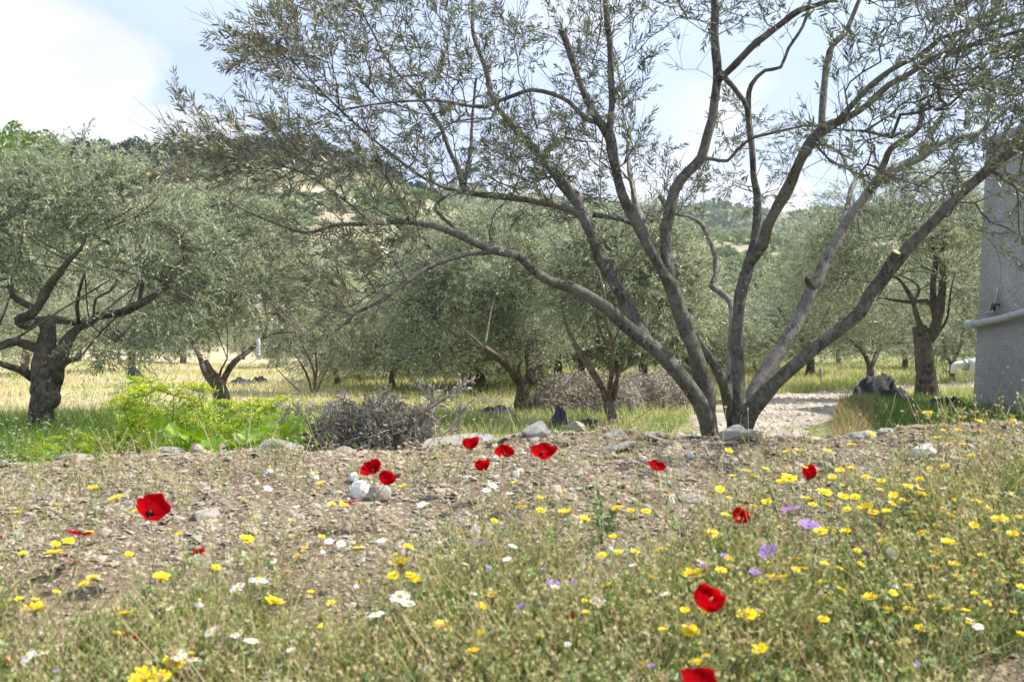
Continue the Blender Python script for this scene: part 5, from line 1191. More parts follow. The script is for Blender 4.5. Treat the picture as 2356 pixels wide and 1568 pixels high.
def near_xy(n, ylo=1.75, yhi=4.0, base=.025):
    X_, Y_ = [], []; tot = 0
    while tot < n:
        y = ylo + (yhi - ylo) * rng.random(n * 2); x = rng.uniform(-1, 1, n * 2) * (y * .56 + .1); u = CX + x / y * F
        P = np.stack((x, y), -1); k = rng.random(n * 2) < (base + (1 - base) * cover(u, y) ** 1.2) * (.42 + .75 * vnoise(P, 4.5, 77)); X_.append(x[k]); Y_.append(y[k]); tot += k.sum()
    return np.concatenate(X_)[:n], np.concatenate(Y_)[:n]
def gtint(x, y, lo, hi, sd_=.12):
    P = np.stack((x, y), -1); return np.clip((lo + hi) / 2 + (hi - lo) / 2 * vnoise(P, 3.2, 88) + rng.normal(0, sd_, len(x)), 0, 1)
g = Geo(); x, y = near_xy(20000); n = len(x)
blades(g, x, y, rng.uniform(.03, .12, n), rng.uniform(.0012, .0032, n), gtint(x, y, .3, .95, .22), 1.0, .9)
link('grass', g.mesh('grass', M_GRASS), None, kind='stuff', label='mixed green and straw-coloured grass covering the near bank', category='grass')
g = Geo(); x, y = near_xy(19000, base=.035); n = len(x); P0 = np.stack((x, y, ground_z(x, y) - .005), -1); h = rng.uniform(.06, .19, n); h[rng.random(n) < .08] *= 1.4; D = np.stack((rng.normal(0, .34, n), rng.normal(0, .3, n), np.ones(n)), -1)
mid = P0 + D * (h * .5)[:, None]; tp = P0 + D * h[:, None] + np.stack((rng.normal(0, .03, n), rng.normal(0, .03, n), np.zeros(n)), -1); ti = np.clip(rng.choice((.3, .5, .68, .86), n, p=(.22, .26, .36, .16)) + rng.normal(0, .08, n), 0, 1)
prism_batch(g, P0, mid, .0014, .0012, ti); prism_batch(g, mid, tp, .0012, .0009, ti)
k = rng.random(n) < .6; m = k.sum(); leaf_batch(g, np.repeat(tp[k], 4, 0), np.repeat(D[k], 4, 0) + rng.normal(0, .5, (m * 4, 3)), rand_dir(m * 4), rng.uniform(.006, .014, m * 4), .006, np.repeat(ti[k] * .6 + .32, 4))
k = rng.random(n) < .6; m = k.sum(); leaf_batch(g, np.repeat(mid[k], 3, 0), rand_dir(m * 3) + (0, 0, .4), rand_dir(m * 3), rng.uniform(.012, .035, m * 3), .005, np.repeat(ti[k] * .8, 3))
# broken, fallen and tangled stalks
n = 14000; x, y = near_xy(n, base=.07); n = len(x); P0 = np.stack((x, y, ground_z(x, y) + rng.uniform(0, .07, n)), -1); D = rand_dir(n) * (1, 1, .45); prism_batch(g, P0, P0 + D * rng.uniform(.02, .09, n)[:, None], .0011, .0008, rng.uniform(.55, .95, n))
link('weed_stalk', g.mesh('weed_stalk', M_GRASS), None, kind='stuff', label='thin tangled weed stalks, green and dried brown, on the near bank', category='weeds')
# small round leaflets and clover-like tufts low down
g = Geo(); x, y = near_xy(4200, base=.01); n = len(x); m = 5
P = np.repeat(np.stack((x, y, ground_z(x, y) + rng.uniform(.01, .11, n)), -1), m, 0); P += rng.normal(0, .011, P.shape); D = rand_dir(n * m) + (0, 0, .3)
leaf_batch(g, P, D, rand_dir(n * m) + (0, -.4, 1), rng.uniform(.008, .018, n * m), rng.uniform(.006, .012, n * m), np.repeat(gtint(x, y, .0, .6, .15), m))
link('low_weeds', g.mesh('low_weeds', M_GRASS), None, kind='stuff', label='low clover-like leaflets carpeting the near bank', category='weeds')
# pale green burr-like pods, dry seed husks
g = Geo(); x, y = near_xy(1500, 1.8, 3.0, 0); n = len(x); C_ = np.stack((x, y, ground_z(x, y) + rng.uniform(.04, .13, n)), -1)
m = 26; q = rand_dir(n * m); leaf_batch(g, np.repeat(C_, m, 0) + q * .003, q, rand_dir(n * m), rng.uniform(.009, .013, n * m), .008, np.repeat(rng.random(n), m))
link('seed_pods', g.mesh('seed_pods', M_POD), None, kind='stuff', label='pale green burr-like seed pods among the near grass', category='weeds')
g = Geo(); x, y = near_xy(2600, 1.8, 3.8, .08); n = len(x); C_ = np.stack((x, y, ground_z(x, y) + rng.uniform(.04, .17, n)), -1)
m = 10; q = rand_dir(n * m) * (1, 1, .5) + (0, 0, .7); leaf_batch(g, np.repeat(C_, m, 0), q, rand_dir(n * m), rng.uniform(.006, .011, n * m), .0035, np.repeat(rng.uniform(0, .7, n), m))
link('dry_seed_heads', g.mesh('dry_seed_heads', M_FLUFF), None, kind='stuff', label='small dried buff seed heads scattered through the near weeds', category='weeds')
g = Geo(); x, y = near_xy(700, 2.0, 3.9, .2); n = len(x); C_ = np.stack((x, y, ground_z(x, y) + rng.uniform(.03, .14, n)), -1)
m = 6; q = rand_dir(n * m) * (.5, .5, .4) + (0, 0, 1); leaf_batch(g, np.repeat(C_, m, 0), q, rand_dir(n * m), .008, .003, np.full(n * m, 0.0))
M_ORANGE = petal_mat('orange_bud', (0.62, 0.22, 0.02), (0.72, 0.35, 0.03), .2); link('orange_buds', g.mesh('orange_buds', M_ORANGE), None, kind='stuff', label='tiny closed orange flower buds scattered over the near bank', category='buds')
# separate leafy weeds
def weed_mesh(seed, mat, lo, hi, nl, ll, wl):
    r = np.random.default_rng(seed); g = Geo()
    for st_ in range(3):
        tp_ = np.array((r.normal(0, .3), r.normal(0, .3), 1.0)) * r.uniform(.7, 1); md = tp_ * .5 + r.normal(0, .06, 3); Ps, Rs = smooth_path(np.array(((0, 0, 0), md, tp_)), np.array((.012, .010, .005)), step=.1); g.add(*tube(Ps, Rs, 4), tint=hi)
        k_ = (r.uniform(.1, 1, nl) * (len(Ps) - 1)).astype(int); leaf_batch(g, Ps[k_], unit(r.standard_normal((nl, 3)) * (1, 1, .4) + (0, 0, .35)), r.standard_normal((nl, 3)) * .4 + (0, 0, 1), ll * r.uniform(.5, 1.2, nl), wl, r.uniform(lo, hi, nl), True)
    return g.mesh('foliage', mat, True)
wkinds = [('broad green', weed_mesh(1, M_GRASS, 0, .35, 9, .30, .13)), ('narrow-leaved grey-green', weed_mesh(2, M_GRASS, .3, .55, 12, .34, .05)), ('dry straw-coloured', weed_mesh(3, M_GRASS, .6, .9, 10, .22, .05)), ('feathery pale green', weed_mesh(4, M_POD, .2, .9, 26, .12, .05)), ('dark green', weed_mesh(5, M_GREENSTEM, 0, .3, 14, .22, .09)), ('reddish-brown withered', weed_mesh(6, M_GRASS, .85, 1, 14, .16, .05))]
for k in range(190):
    x, y = near_xy(1, 1.9, 3.75, .012); k_ = k % 6; u = CX + x[0] / y[0] * F; hz_ = 'left' if u < 780 else ('centre' if u < 1570 else 'right')
    root = empty('leafy_weed', (x[0], y[0], float(ground_z(x[0], y[0])) - .004), f'{wkinds[k_][0]} weed among the flowers, {hz_} of the bank', 'plant', f'{wkinds[k_][0]} weeds at {hz_}', rng.uniform(0, 6.28))
    s_ = rng.uniform(.08, .17); root.scale = (s_, s_, s_); link('foliage', wkinds[k_][1], root)
# a few larger blades and leaves close by
for (u, v, L_, w_, lab) in ((1150, 1560, .13, .022, 'broad grey-green leaf blade at the bottom centre'), (1270, 1545, .12, .02, 'second broad leaf blade right of the bottom centre one'), (2070, 1080, .06, .010, 'short bluish leaf blade standing on the right gravel')):
    p, dd = on_ground(u, v, .06, 1.5, 4); b = np.array((p[0], p[1], float(ground_z(p[0], p[1])))); g = Geo()
    for q in range(3): leaf_batch(g, np.zeros((1, 3)) + (0, 0, .0), np.array([(rng.normal(0, .35), rng.normal(0, .3), 1)]), np.array([(0, -1, .3)]), L_ * rng.uniform(.8, 1.4), w_, np.array([.15]), True)
    ob = link('blade_tuft', g.mesh('blade_tuft', M_GRASS), None, label=lab, category='plant'); ob.location = b

# grass of the field behind the bank
def field(n, ylo, yhi, xl, xr, h0, h1, w0, w1, lo, hi, dens=None, sd_=.1):
    y = ylo + (yhi - ylo) * rng.random(n) ** 1.15; uu_ = rng.uniform(xl, xr, n); x = (uu_ - CX) / F * y
    k = ~on_path(x, y, .93); 
    if dens is not None: k &= rng.random(n) < dens(x, y)
    x = x[k]; y = y[k]; n = len(x); tint = gtint(x, y, lo, hi, sd_)
    s = np.clip(y / 9, .8, 3)
    blades(FG, x, y, rng.uniform(h0, h1, n), rng.uniform(w0, w1, n) * s, tint, .5, .6)
FG = Geo(); field(52000, 4.7, 13, -80, 2450, .06, .2, .004, .008, .15, .55, lambda x, y: np.clip(.75 + .4 * vnoise(np.stack((x, y), -1), 1.5, 4), 0, 1))
field(16000, 5.0, 11, -80, 700, .15, .38, .004, .008, .05, .4)
link('field_grass', FG.mesh('field_grass', M_GRASS), None, kind='stuff', label='green and yellowing grass on the level ground behind the bank', category='grass')
FG = Geo(); field(26000, 10.5, 34, -80, 860, .05, .15, .005, .010, .42, .88, None, .08); field(9000, 10.5, 24, 700, 1500, .05, .2, .005, .010, .45, .75)
link('dry_field_grass', FG.mesh('dry_field_grass', M_GRASS), None, kind='stuff', label='dry straw-coloured grass of the field at left', category='grass')
FG = Geo(); field(40000, 10.5, 34, 800, 2450, .05, .2, .005, .010, .38, .80)
link('grove_grass', FG.mesh('grove_grass', M_GRASS), None, kind='stuff', label='yellow-green grass beneath the olive trees right of centre', category='grass')
FG = Geo(); field(14000, 8.0, 14.5, 1900, 2450, .10, .26, .004, .007, .0, .12, None, .08); field(5000, 9.6, 11.8, 1900, 2000, .08, .22, .004, .007, .85, 1.0); field(9000, 16.5, 21, 1500, 2300, .1, .28, .004, .007, .42, .72)  # first patch: house shade deepened by a darker green tint
link('shade_tinted_grass', FG.mesh('shade_tinted_grass', M_GRASS), None, kind='stuff', label='grass tinted darker for the shade of the house, reddish-brown along the path', category='grass')
# countless little wildflowers in the field
def specks(name, mat, n, ylo, yhi, ul, ur, hz_, size, label, seed):
    r = np.random.default_rng(seed); y = r.uniform(ylo, yhi, n); x = (r.uniform(ul, ur, n) - CX) / F * y; k = vnoise(np.stack((x, y), -1), 1.6, seed) > -.1; x = x[k]; y = y[k]; n = len(x)
    m = 5; C_ = np.stack((x, y, ground_z(x, y) + r.uniform(hz_ * .5, hz_, n)), -1); a = np.tile(np.arange(m) * 6.283 / m, n)
    D = np.stack((np.cos(a), np.sin(a), np.full(n * m, .25)), -1); g = Geo(); leaf_batch(g, np.repeat(C_, m, 0), D, np.tile((0., 0., 1.), (n * m, 1)), size, size * .7, np.repeat(r.random(n), m))
    link(name, g.mesh(name, mat), None, kind='stuff', label=label, category='flowers')
specks('field_daisies', M_WHITE, 1500, 6.5, 12.5, -60, 750, .3, .014, 'countless small white daisies in the grass round the gnarled trunk', 21)
specks('path_daisies', M_WHITE, 420, 7.5, 11.5, 1250, 1720, .2, .014, 'small white daisies in the grass left of the path', 22)
specks('field_mallows', M_PURPLE, 260, 6.5, 13, -60, 700, .35, .016, 'small purple wildflowers in the grass behind the fennel', 23)
specks('shade_mallows', M_PURPLE, 60, 8.8, 13, 1250, 2300, .25, .016, 'small purple wildflowers in the grass right of centre', 24)
specks('field_crepis', M_YELLOW, 260, 9, 17, 900, 2200, .3, .016, 'small yellow wildflowers in the grass under the central trees', 25)
specks('field_poppies', M_POPPY, 26, 10, 16, 100, 400, .35, .03, 'tiny red poppies far back in the left field', 26)

# ---------------------------------------------------------------- poppies
def petal_mesh(seed, open_=.5):
    """one crumpled poppy petal, a broad patch of the cup round the flower axis"""
    r = np.random.default_rng(seed); nu, nv = 13, 9; V = []; ti = []; ph = r.uniform(0, 6.28, 4)
    for j in range(nv):
        for i in range(nu):
            a = (i / (nu - 1) - .5) * 2; q = j / (nv - 1) * (1 - .16 * abs(a) ** 3 + .05 * math.sin(4 * a + ph[0]) + .03 * math.sin(11 * a + ph[1]))
            span = math.radians(66) * (.55 + .45 * min(1, q * 2.2)); fi = a * span
            if open_ < .3: ro, z = q, .12 * q * q + .05 * math.sin(5 * a + ph[2]) * q
            elif open_ < .8: ro, z = .92 * math.sin(min(q * 1.45, 1.6)), .62 * q ** 1.7
            else: ro, z = .66 * math.sin(q * 1.95) ** .85 if q > 0 else 0, 1.05 * q ** 1.25
            ro *= 1 + .05 * math.sin(6 * a + ph[2]) * q + .02 * r.normal() * q; z += (.05 * math.sin(7 * a + ph[3]) + .03 * math.sin(17 * a + ph[1]) + .025 * r.normal()) * q * q
            V.append((math.sin(fi) * ro, math.cos(fi) * ro, z)); ti.append(q if q < .3 else min(1, max(.3, q - .25 + .3 * r.random())))
    V = np.array(V); a = np.arange(nv - 1)[:, None] * nu + np.arange(nu - 1)[None]
    g = Geo(); g.add(V, None, np.stack((a, a + 1, a + nu + 1, a + nu), -1).reshape(-1, 4), np.array(ti)); return g.mesh('petal', M_POPPY, True)
petals = {o_: [petal_mesh(k + int(o_ * 10), o_) for k in range(5)] for o_ in (.15, .6, 1.0)}
def ico_mesh(name, mat, sc=(1, 1, 1), sub=2, tint=.5):
    bm = bmesh.new(); bmesh.ops.create_icosphere(bm, subdivisions=sub, radius=1); V = np.array([w.co[:] for w in bm.verts]) * sc; Fc = np.array([[w.index for w in f.verts] for f in bm.faces]); bm.free()
    g = Geo(); g.add(V, Fc, None, tint); return g.mesh(name, mat, True)
M_POPC = plain_mat('poppy_centre', (0.02, 0.018, 0.02), .6); centre_me = ico_mesh('centre', M_POPC, (1, 1, 1.2)); pod_me = ico_mesh('pod', M_GREENSTEM, (1, 1, 1.5), 2, .35)
def stem_mesh(name, b, p, r0, mat, tint, wob=.02):
    mid = (b + p) / 2 + rng.normal(0, wob, 3) * (1, 1, 0); Ps, Rs = smooth_path(np.array((b, mid, p)), np.array((r0, r0 * .85, r0 * .7)), step=.03); g = Geo(); g.add(*tube(Ps - b, Rs, 5), tint=tint); return g.mesh(name, mat, True)
def foot(p, h):
    b = np.array((p[0] + rng.normal(0, .02), p[1] + rng.normal(0, .02), 0.)); b[2] = float(ground_z(b[0], b[1])) - .005; return b
def poppy(u, v, w, h, label, op=.6, tilt=None, dmin=1.3, dmax=4.0):
    p, dd = on_ground(u, v, h, dmin, dmax); b = foot(p, h)
    root = empty('poppy', b, label, 'poppy', 'red poppies on the near bank')
    R_ = w / F * dd * (.54 if op < .8 else .66)
    p = p - (0, 0, R_ * (.3 if op < .8 else .5) * (op > .3)); ax = Vector(tilt or (rng.normal(0, .3), -.35 + rng.normal(0, .2), 1)).normalized(); q = ax.to_track_quat('Z', 'Y')
    link('stem', stem_mesh('stem', b, p, .0018, M_GREENSTEM, .4), root)
    for k in range(4):
        ob = link('petal', petals[op][int(rng.integers(0, 5))], root); ob.location = Vector(p - b); s = R_ * (1.0 if k % 2 else .93) * rng.uniform(.9, 1.1); ob.scale = (s, s, s * rng.uniform(.85, 1.12))
        ob.rotation_euler = (q @ Vector((0, 0, 1)).rotation_difference(Vector((rng.normal(0, .08), rng.normal(0, .08), 1))) @ Matrix.Rotation(k * math.pi / 2 + rng.normal(0, .12) + u, 3, 'Z').to_quaternion()).to_euler()
    ob = link('centre', centre_me, root); ob.location = Vector(p - b) + ax * R_ * .15; ob.scale = (R_ * .12,) * 3
poppy(343, 1170, 78, .22, 'big open poppy tilted to the right on the left half of the bank', .6, (.45, -.45, .9))
poppy(858, 1078, 52, .20, 'upper of the two touching poppies beside the white quartz', .6, (-.2, -.5, 1))
poppy(886, 1100, 44, .17, 'lower of the two touching poppies beside the white quartz', 1.0, (.3, -.3, 1))
poppy(803, 1155, 30, .13, 'small flat poppy seen edge-on below the white quartz', .15, (0, .1, 1))
poppy(1084, 1020, 40, .17, 'leftmost poppy of the four at the crest, left of centre', 1.0, (-.1, -.2, 1))
poppy(1113, 1070, 38, .14, 'poppy just below the crest group with one raised petal', 1.0, (-.25, -.2, 1))
poppy(1160, 1040, 46, .16, 'middle poppy of the crest group with a petal stretched left', .6, (.1, -.5, 1))
poppy(1248, 1036, 64, .19, 'widest poppy of the crest group, right of the grey boulder foot', .6, (.15, -.5, 1))
poppy(1509, 1072, 44, .18, 'single poppy on the gravel left of the big stems', .6, (.35, -.35, 1))
poppy(1858, 1090, 40, .17, 'single pointed poppy on the gravel below the path', 1.0, (.15, -.25, 1))
poppy(1698, 1188, 46, .18, 'single poppy left of the mauve mallows', 1.0, (.3, -.3, 1))
poppy(1628, 1378, 78, .24, 'largest upright poppy in the lower right', 1.0, (.05, -.3, 1))
poppy(1604, 1566, 88, .26, 'poppy cut off by the bottom edge of the picture', .6, (.1, -.5, 1))
poppy(458, 1270, 30, .13, 'half-hidden poppy behind a pale seed head at left', 1.0, (-.1, .1, 1))
poppy(183, 1228, 54, .12, 'flat ragged poppy seen edge-on at far left', .15, (.1, .15, 1))
poppy(-4, 1240, 26, .14, 'poppy cut off by the left edge of the picture', .6)
poppy(170, 1290, 26, .09, 'dull low poppy beneath the yellow flowers at far left', .15, (.1, .3, 1))
poppy(300, 1462, 36, .12, 'low dark poppy among grass at lower left', .6, (.3, .3, 1))
poppy(1313, 1424, 22, .12, 'dark narrow poppy in the grass at bottom centre', 1.0, (0, .2, 1))
poppy(1756, 1250, 20, .11, 'small poppy behind the dandelion clock below the mallows', .6)
poppy(20, 1518, 24, .10, 'small crimson poppy in the bottom left corner', .6)

# ---------------------------------------------------------------- yellow, white and mauve flowers
def daisy_mesh(name, mat, n, seed, wp, cone=.12, rag=.12, layers=1, inner=None):
    r = np.random.default_rng(seed); g = Geo()
    for l in range(layers):
        m = n if l == 0 else n // 2 + 3; a = np.arange(m) * 6.283 / m + r.normal(0, .06, m) + l * .3; D = np.stack((np.cos(a), np.sin(a), r.normal(cone + l * .3, rag, m)), -1)
        L_ = (1 - .35 * l) * r.uniform(.88, 1.05, m); S = np.stack((-np.sin(a), np.cos(a), np.zeros(m)), -1) * (wp * (1 - .2 * l)) / 2; P = D * .1
        V = np.stack((P + S * .5, P - S * .5, D * (L_ * .6)[:, None] - S, D * (L_ * .6)[:, None] + S, D * L_[:, None] - S * .8 + (0, 0, -.03), D * L_[:, None] + S * .8 + (0, 0, -.03)), 1).reshape(-1, 3); b = np.arange(m)[:, None] * 6
        g.add(V, None, np.concatenate((b + np.array((0, 1, 2, 3))[None], b + np.array((3, 2, 4, 5))[None])), .9 - .5 * l)
    return g.mesh(name, mat)
yel = [daisy_mesh('petals', M_YELLOW, 20, k, .26, .10 + .12 * k, .08, 3) for k in range(4)]
whi = [daisy_mesh('petals', M_WHITE, 15, 10 + k, .34, (-.05, .05, .15, -1.2)[k], .06) for k in range(4)]
M_DISC = plain_mat('yellow_disc', (0.80, 0.50, 0.01), .7, .2, 200); disc_me = ico_mesh('disc', M_DISC, (1, 1, .7)); yd_me = ico_mesh('disc', M_DISC, (1, 1, .5)); cup_me = ico_mesh('calyx', M_GREENSTEM, (1, 1, 1.3), 2, .6)
YEL = """215,1125,26 268,1148,34 133,1168,20 206,1224,20 157,1245,26 127,1253,22 125,1273,46 413,1229,18 567,1242,32 214,1329,30 370,1331,36 80,1405,52 287,1414,38 401,1524,50 330,1562,60 366,1556,56 632,1384,46 738,1115,24 764,1160,18 790,1160,20 673,1198,16 740,1235,16 822,1262,22 686,1283,22 715,1362,16 923,1296,44 944,1323,26 963,1336,22 939,1261,28 1018,1445,42 1090,1500,34 1130,1367,32 1107,1398,28 737,1486,20 1201,1167,28 1245,1173,22 1300,1181,30 1345,1196,26 1420,1168,28 1486,1175,24 1536,1140,18 1374,1134,14 1296,1129,14 927,1118,16 1185,1110,14 1055,1218,16 1410,1235,18 1384,1277,24 1422,1271,20 1523,1265,28 1395,1344,26 1640,1227,30 1590,1324,50 1588,1452,42 1668,1437,44 1720,1413,50 1788,1331,50 1750,1341,30 1683,1500,34 1748,1495,38 1600,1525,30 1815,1100,34 1800,1108,24 1835,1037,16 1903,1037,18 2002,1000,20 2134,950,22 2212,961,16 2254,973,26 2326,967,24 2255,992,20 2184,1020,20 2304,1010,18 2158,1008,16 2205,990,16 2170,992,16 1897,1133,32 1905,1163,24 1855,1147,26 1933,1085,22 1958,1078,18 1915,1096,20 1940,1143,24 1968,1142,22 1993,1170,36 2010,1178,28 2040,1178,22 2027,1105,20 2025,1128,18 2055,1140,22 2053,1158,20 2118,1135,32 2140,1077,16 2219,1107,22 2246,1153,28 2190,1190,30 2157,1210,22 2211,1195,22 2300,1195,36 2272,1170,24 2276,1250,24 2180,1250,30 2150,1272,28 2148,1304,32 2195,1300,24 2080,1155,24 2033,1245,28 1945,1225,26 1910,1220,24 1888,1222,30 2090,1350,26 2003,1375,30 2092,1400,30 2148,1374,22 2182,1404,28 2127,1448,40 2082,1477,28 2304,1337,24 2350,1350,22 2352,1458,28 1848,1308,26 1830,1312,20 1973,1265,18 2075,1264,16 1870,1160,20 2100,1180,18 2330,1230,24 2240,1210,22 2120,1225,20 1765,1155,22 1780,1190,18 2350,1290,22 1980,1300,18 950,1330,24 1500,1330,18 560,1150,12 590,1190,12 40,1180,18"""
WHI = """595,1332,44 547,1352,36 484,1452,36 541,1458,30 577,1475,34 64,1508,40 95,1502,36 866,1412,38 920,1370,44 938,1388,34 878,1242,22 785,1249,22 757,1244,22 970,1161,22 616,1124,22 1135,1115,22 1120,1128,20 1173,1135,18 1166,1284,22 1376,1384,34 1527,1364,26 1070,1296,20 1278,1350,22 410,1508,40 445,1515,34 700,1535,32 660,1565,28 695,1568,22 670,1495,24 390,1398,20 1180,1255,22 1610,1288,24 2110,1118,34 2325,1135,36 2170,1122,18 1090,1365,18 1305,1480,20 982,1536,16 630,1290,16 1455,1300,16 2250,1440,26 2230,1425,20 1735,1500,22"""
SPENT = """728,1088,18 715,1082,15 620,1075,16 590,1105,14 738,1262,18 458,1380,20 1010,1240,14 1640,1260,14 2060,1340,16 820,1340,16"""
PUR = """1818,1176,46 1860,1212,46 1768,1272,46 1617,1303,28 1272,1346,34 1106,1252,24 1200,1396,26 1250,1388,18 1736,1318,26 1123,1306,16 1845,1165,16 1498,1532,18 1185,1410,18 2110,1528,16 1665,1278,16 130,1545,16 1172,1186,12 1250,1310,14 1320,1340,14"""
def P3(s): return [tuple(float(q) for q in w.split(',')) for w in s.split()]
def zone(u, v):
    h_ = 'left' if u < 700 else ('central' if u < 1400 else 'right')
    return h_, ('upper gravel' if v < 1130 else ('middle slope' if v < 1290 else 'lower grass'))
special_lab = {(80, 1405): 'large yellow flower at lower left above the grass', (125, 1273): 'wide yellow flower at far left below two small ones', (401, 1524): 'yellow flower against white daisies at lower left', (330, 1562): 'left one of the yellow pair on the bottom edge', (366, 1556): 'right one of the yellow pair on the bottom edge',
               (632, 1384): 'wide yellow flower right of the two white daisies', (923, 1296): 'wide yellow flower left of centre over two smaller ones', (1018, 1445): 'yellow flower near bottom centre over pale heads', (1590, 1324): 'yellow flower just above the largest poppy',
               (1588, 1452): 'yellow flower left below the largest poppy', (1668, 1437): 'yellow flower close below the largest poppy', (1720, 1413): 'wide yellow flower right below the largest poppy', (1788, 1331): 'wide yellow flower right of the largest poppy', (2127, 1448): 'ragged yellow flower in the lower right corner', (1815, 1100): 'upright yellow flower left of the pointed poppy',
               (1993, 1170): 'double-looking yellow flower in the thick of the right patch', (2300, 1195): 'wide yellow flower near the right edge', (287, 1414): 'ragged yellow flower in the left grass', (268, 1148): 'yellow flower left of the big tilted poppy', (370, 1331): 'yellow flower below the big tilted poppy', (2134, 950): 'yellow flower highest on the crest, against the shade',
               (2254, 973): 'yellow flower at the crest below a white bud', (2326, 967): 'yellow flower at the crest nearest the right edge', (1090, 1500): 'yellow flower lowest at bottom centre', (1640, 1227): 'yellow flower below the poppy left of the mallows',
               (595, 1332): 'open white daisy, largest at left', (547, 1352): 'white daisy seen edge-on left below the largest', (64, 1508): 'left of two white daisies in the bottom left corner', (95, 1502): 'right of two white daisies in the bottom left corner', (866, 1412): 'white daisy with drooping petals left of the white cluster',
               (920, 1370): 'upper flower of the white daisy cluster', (938, 1388): 'lower flower of the white daisy cluster', (410, 1508): 'white daisy behind the lower left yellow flower', (445, 1515): 'tilted white daisy right of the lower left yellow flower', (2325, 1135): 'white daisy with yellow centre near the right edge', (2110, 1118): 'white daisy on the gravel above the yellow patch',
               (1376, 1384): 'ragged white daisy left of the largest poppy', (577, 1475): 'white daisy right of a close pair at lower left', (541, 1458): 'middle white daisy of three at lower left', (484, 1452): 'leftmost white daisy of three at lower left',
               (1818, 1176): 'pale mauve mallow, upper of the right pair', (1860, 1212): 'mauve mallow, lower of the right pair', (1768, 1272): 'mauve mallow below the pair at right', (1272, 1346): 'mauve mallow in the grass right of centre', (1617, 1303): 'folded mauve mallow above the largest poppy', (1106, 1252): 'violet flower below the white quartz at centre'}
def flower(u, v, w, kind, meshes, cen, cs, cz, plural, h=None, mat_st=M_GREENSTEM):
    h = h or rng.uniform(.10, .20); 
    if v < 1020: h = rng.uniform(.03, .07) if v > 985 else .09
    p, dd = on_ground(u, v, h, 1.3, 3.95 if v >= 1000 else 3.95)
    if v < 1000: dd = 3.85; p = pt(u, v, dd)
    b = foot(p, h); hz_, vz = zone(u, v); lab = special_lab.get((int(u), int(v)), f'small {kind} on the {vz} in the {hz_} third of the bank')
    root = empty(kind.replace(' ', '_').replace('small_', ''), b, lab, 'flower', f'{plural} on the {vz} at the {hz_}')
    R_ = w / F * dd / 2; ax = Vector((rng.normal(0, .22), -.12 + rng.normal(0, .2), 1)).normalized(); q = ax.to_track_quat('Z', 'Y')
    link('stem', stem_mesh('stem', b, p - np.array(ax) * R_ * .2, .0011, mat_st, rng.uniform(.3, .9)), root)
    ob = link('petals', meshes[int(rng.integers(0, len(meshes)))], root); ob.location = Vector(p - b); ob.scale = (R_,) * 3; ob.rotation_euler = (q @ Matrix.Rotation(u, 3, 'Z').to_quaternion()).to_euler()
    if cen is not None: ob = link('disc', cen, root); ob.location = Vector(p - b) + ax * R_ * cz; ob.scale = (R_ * cs,) * 3; ob.rotation_euler = q.to_euler()
    ob = link('calyx', cup_me, root); ob.location = Vector(p - b) - ax * R_ * .22; ob.scale = (R_ * .2,) * 3; ob.rotation_euler = q.to_euler()
for u, v, w in P3(YEL): flower(u, v, w * 1.1, 'yellow flower', yel, yd_me, .2, .18, 'yellow flowers')
extra = []
while len(extra) < 95:
    u, v = (rng.uniform(1650, 2370), rng.uniform(1020, 1440)) if len(extra) < 60 else (rng.uniform(-10, 1650), rng.uniform(1130, 1540))
    if all((u - a_) ** 2 + (v - b_) ** 2 > 24 ** 2 for a_, b_, c_ in P3(YEL) + extra): extra.append((u, v, rng.uniform(10, 22) * (1 if v < 1300 else 1.2)))
for u, v, w in extra: flower(u, v, w * 1.1, 'yellow flower', yel, yd_me, .2, .18, 'yellow flowers')
for u, v, w in P3(WHI): flower(u, v, w * 1.05, 'white daisy', whi[:3], disc_me, .27, .05, 'white daisies', rng.uniform(.12, .2))
for u, v, w in P3(SPENT): flower(u, v, w, 'spent white daisy', whi[3:], disc_me, .45, .15, 'spent daisies', rng.uniform(.14, .2))
def mallow_mesh(seed):
    g = Geo(); r = np.random.default_rng(seed)
    for k in range(5):
        a = k * 1.2566 + r.normal(0, .1); c_, s_ = math.cos(a), math.sin(a); rows = []
        for q, wd in ((.08, .05), (.5, .28), (.85, .48), (1.0, .40)):
            for e in (-1, 0, 1): rows.append((c_ * q - s_ * wd * e, s_ * q + c_ * wd * e, .35 * q + (.06 if e else 0) - (.1 if (q == 1.0 and e == 0) else 0)))
        Q = [(i * 3 + j, i * 3 + j + 1, i * 3 + j + 4, i * 3 + j + 3) for i in range(3) for j in range(2)]; g.add(rows, None, Q, np.repeat((.2, .5, .8, 1), 3))
    return g.mesh('petals', M_PURPLE, True)
mal = [mallow_mesh(k) for k in range(3)]
for u, v, w in P3(PUR): flower(u, v, w, 'mauve mallow', mal, cup_me, .12, .15, 'mauve mallows', rng.uniform(.14, .22))
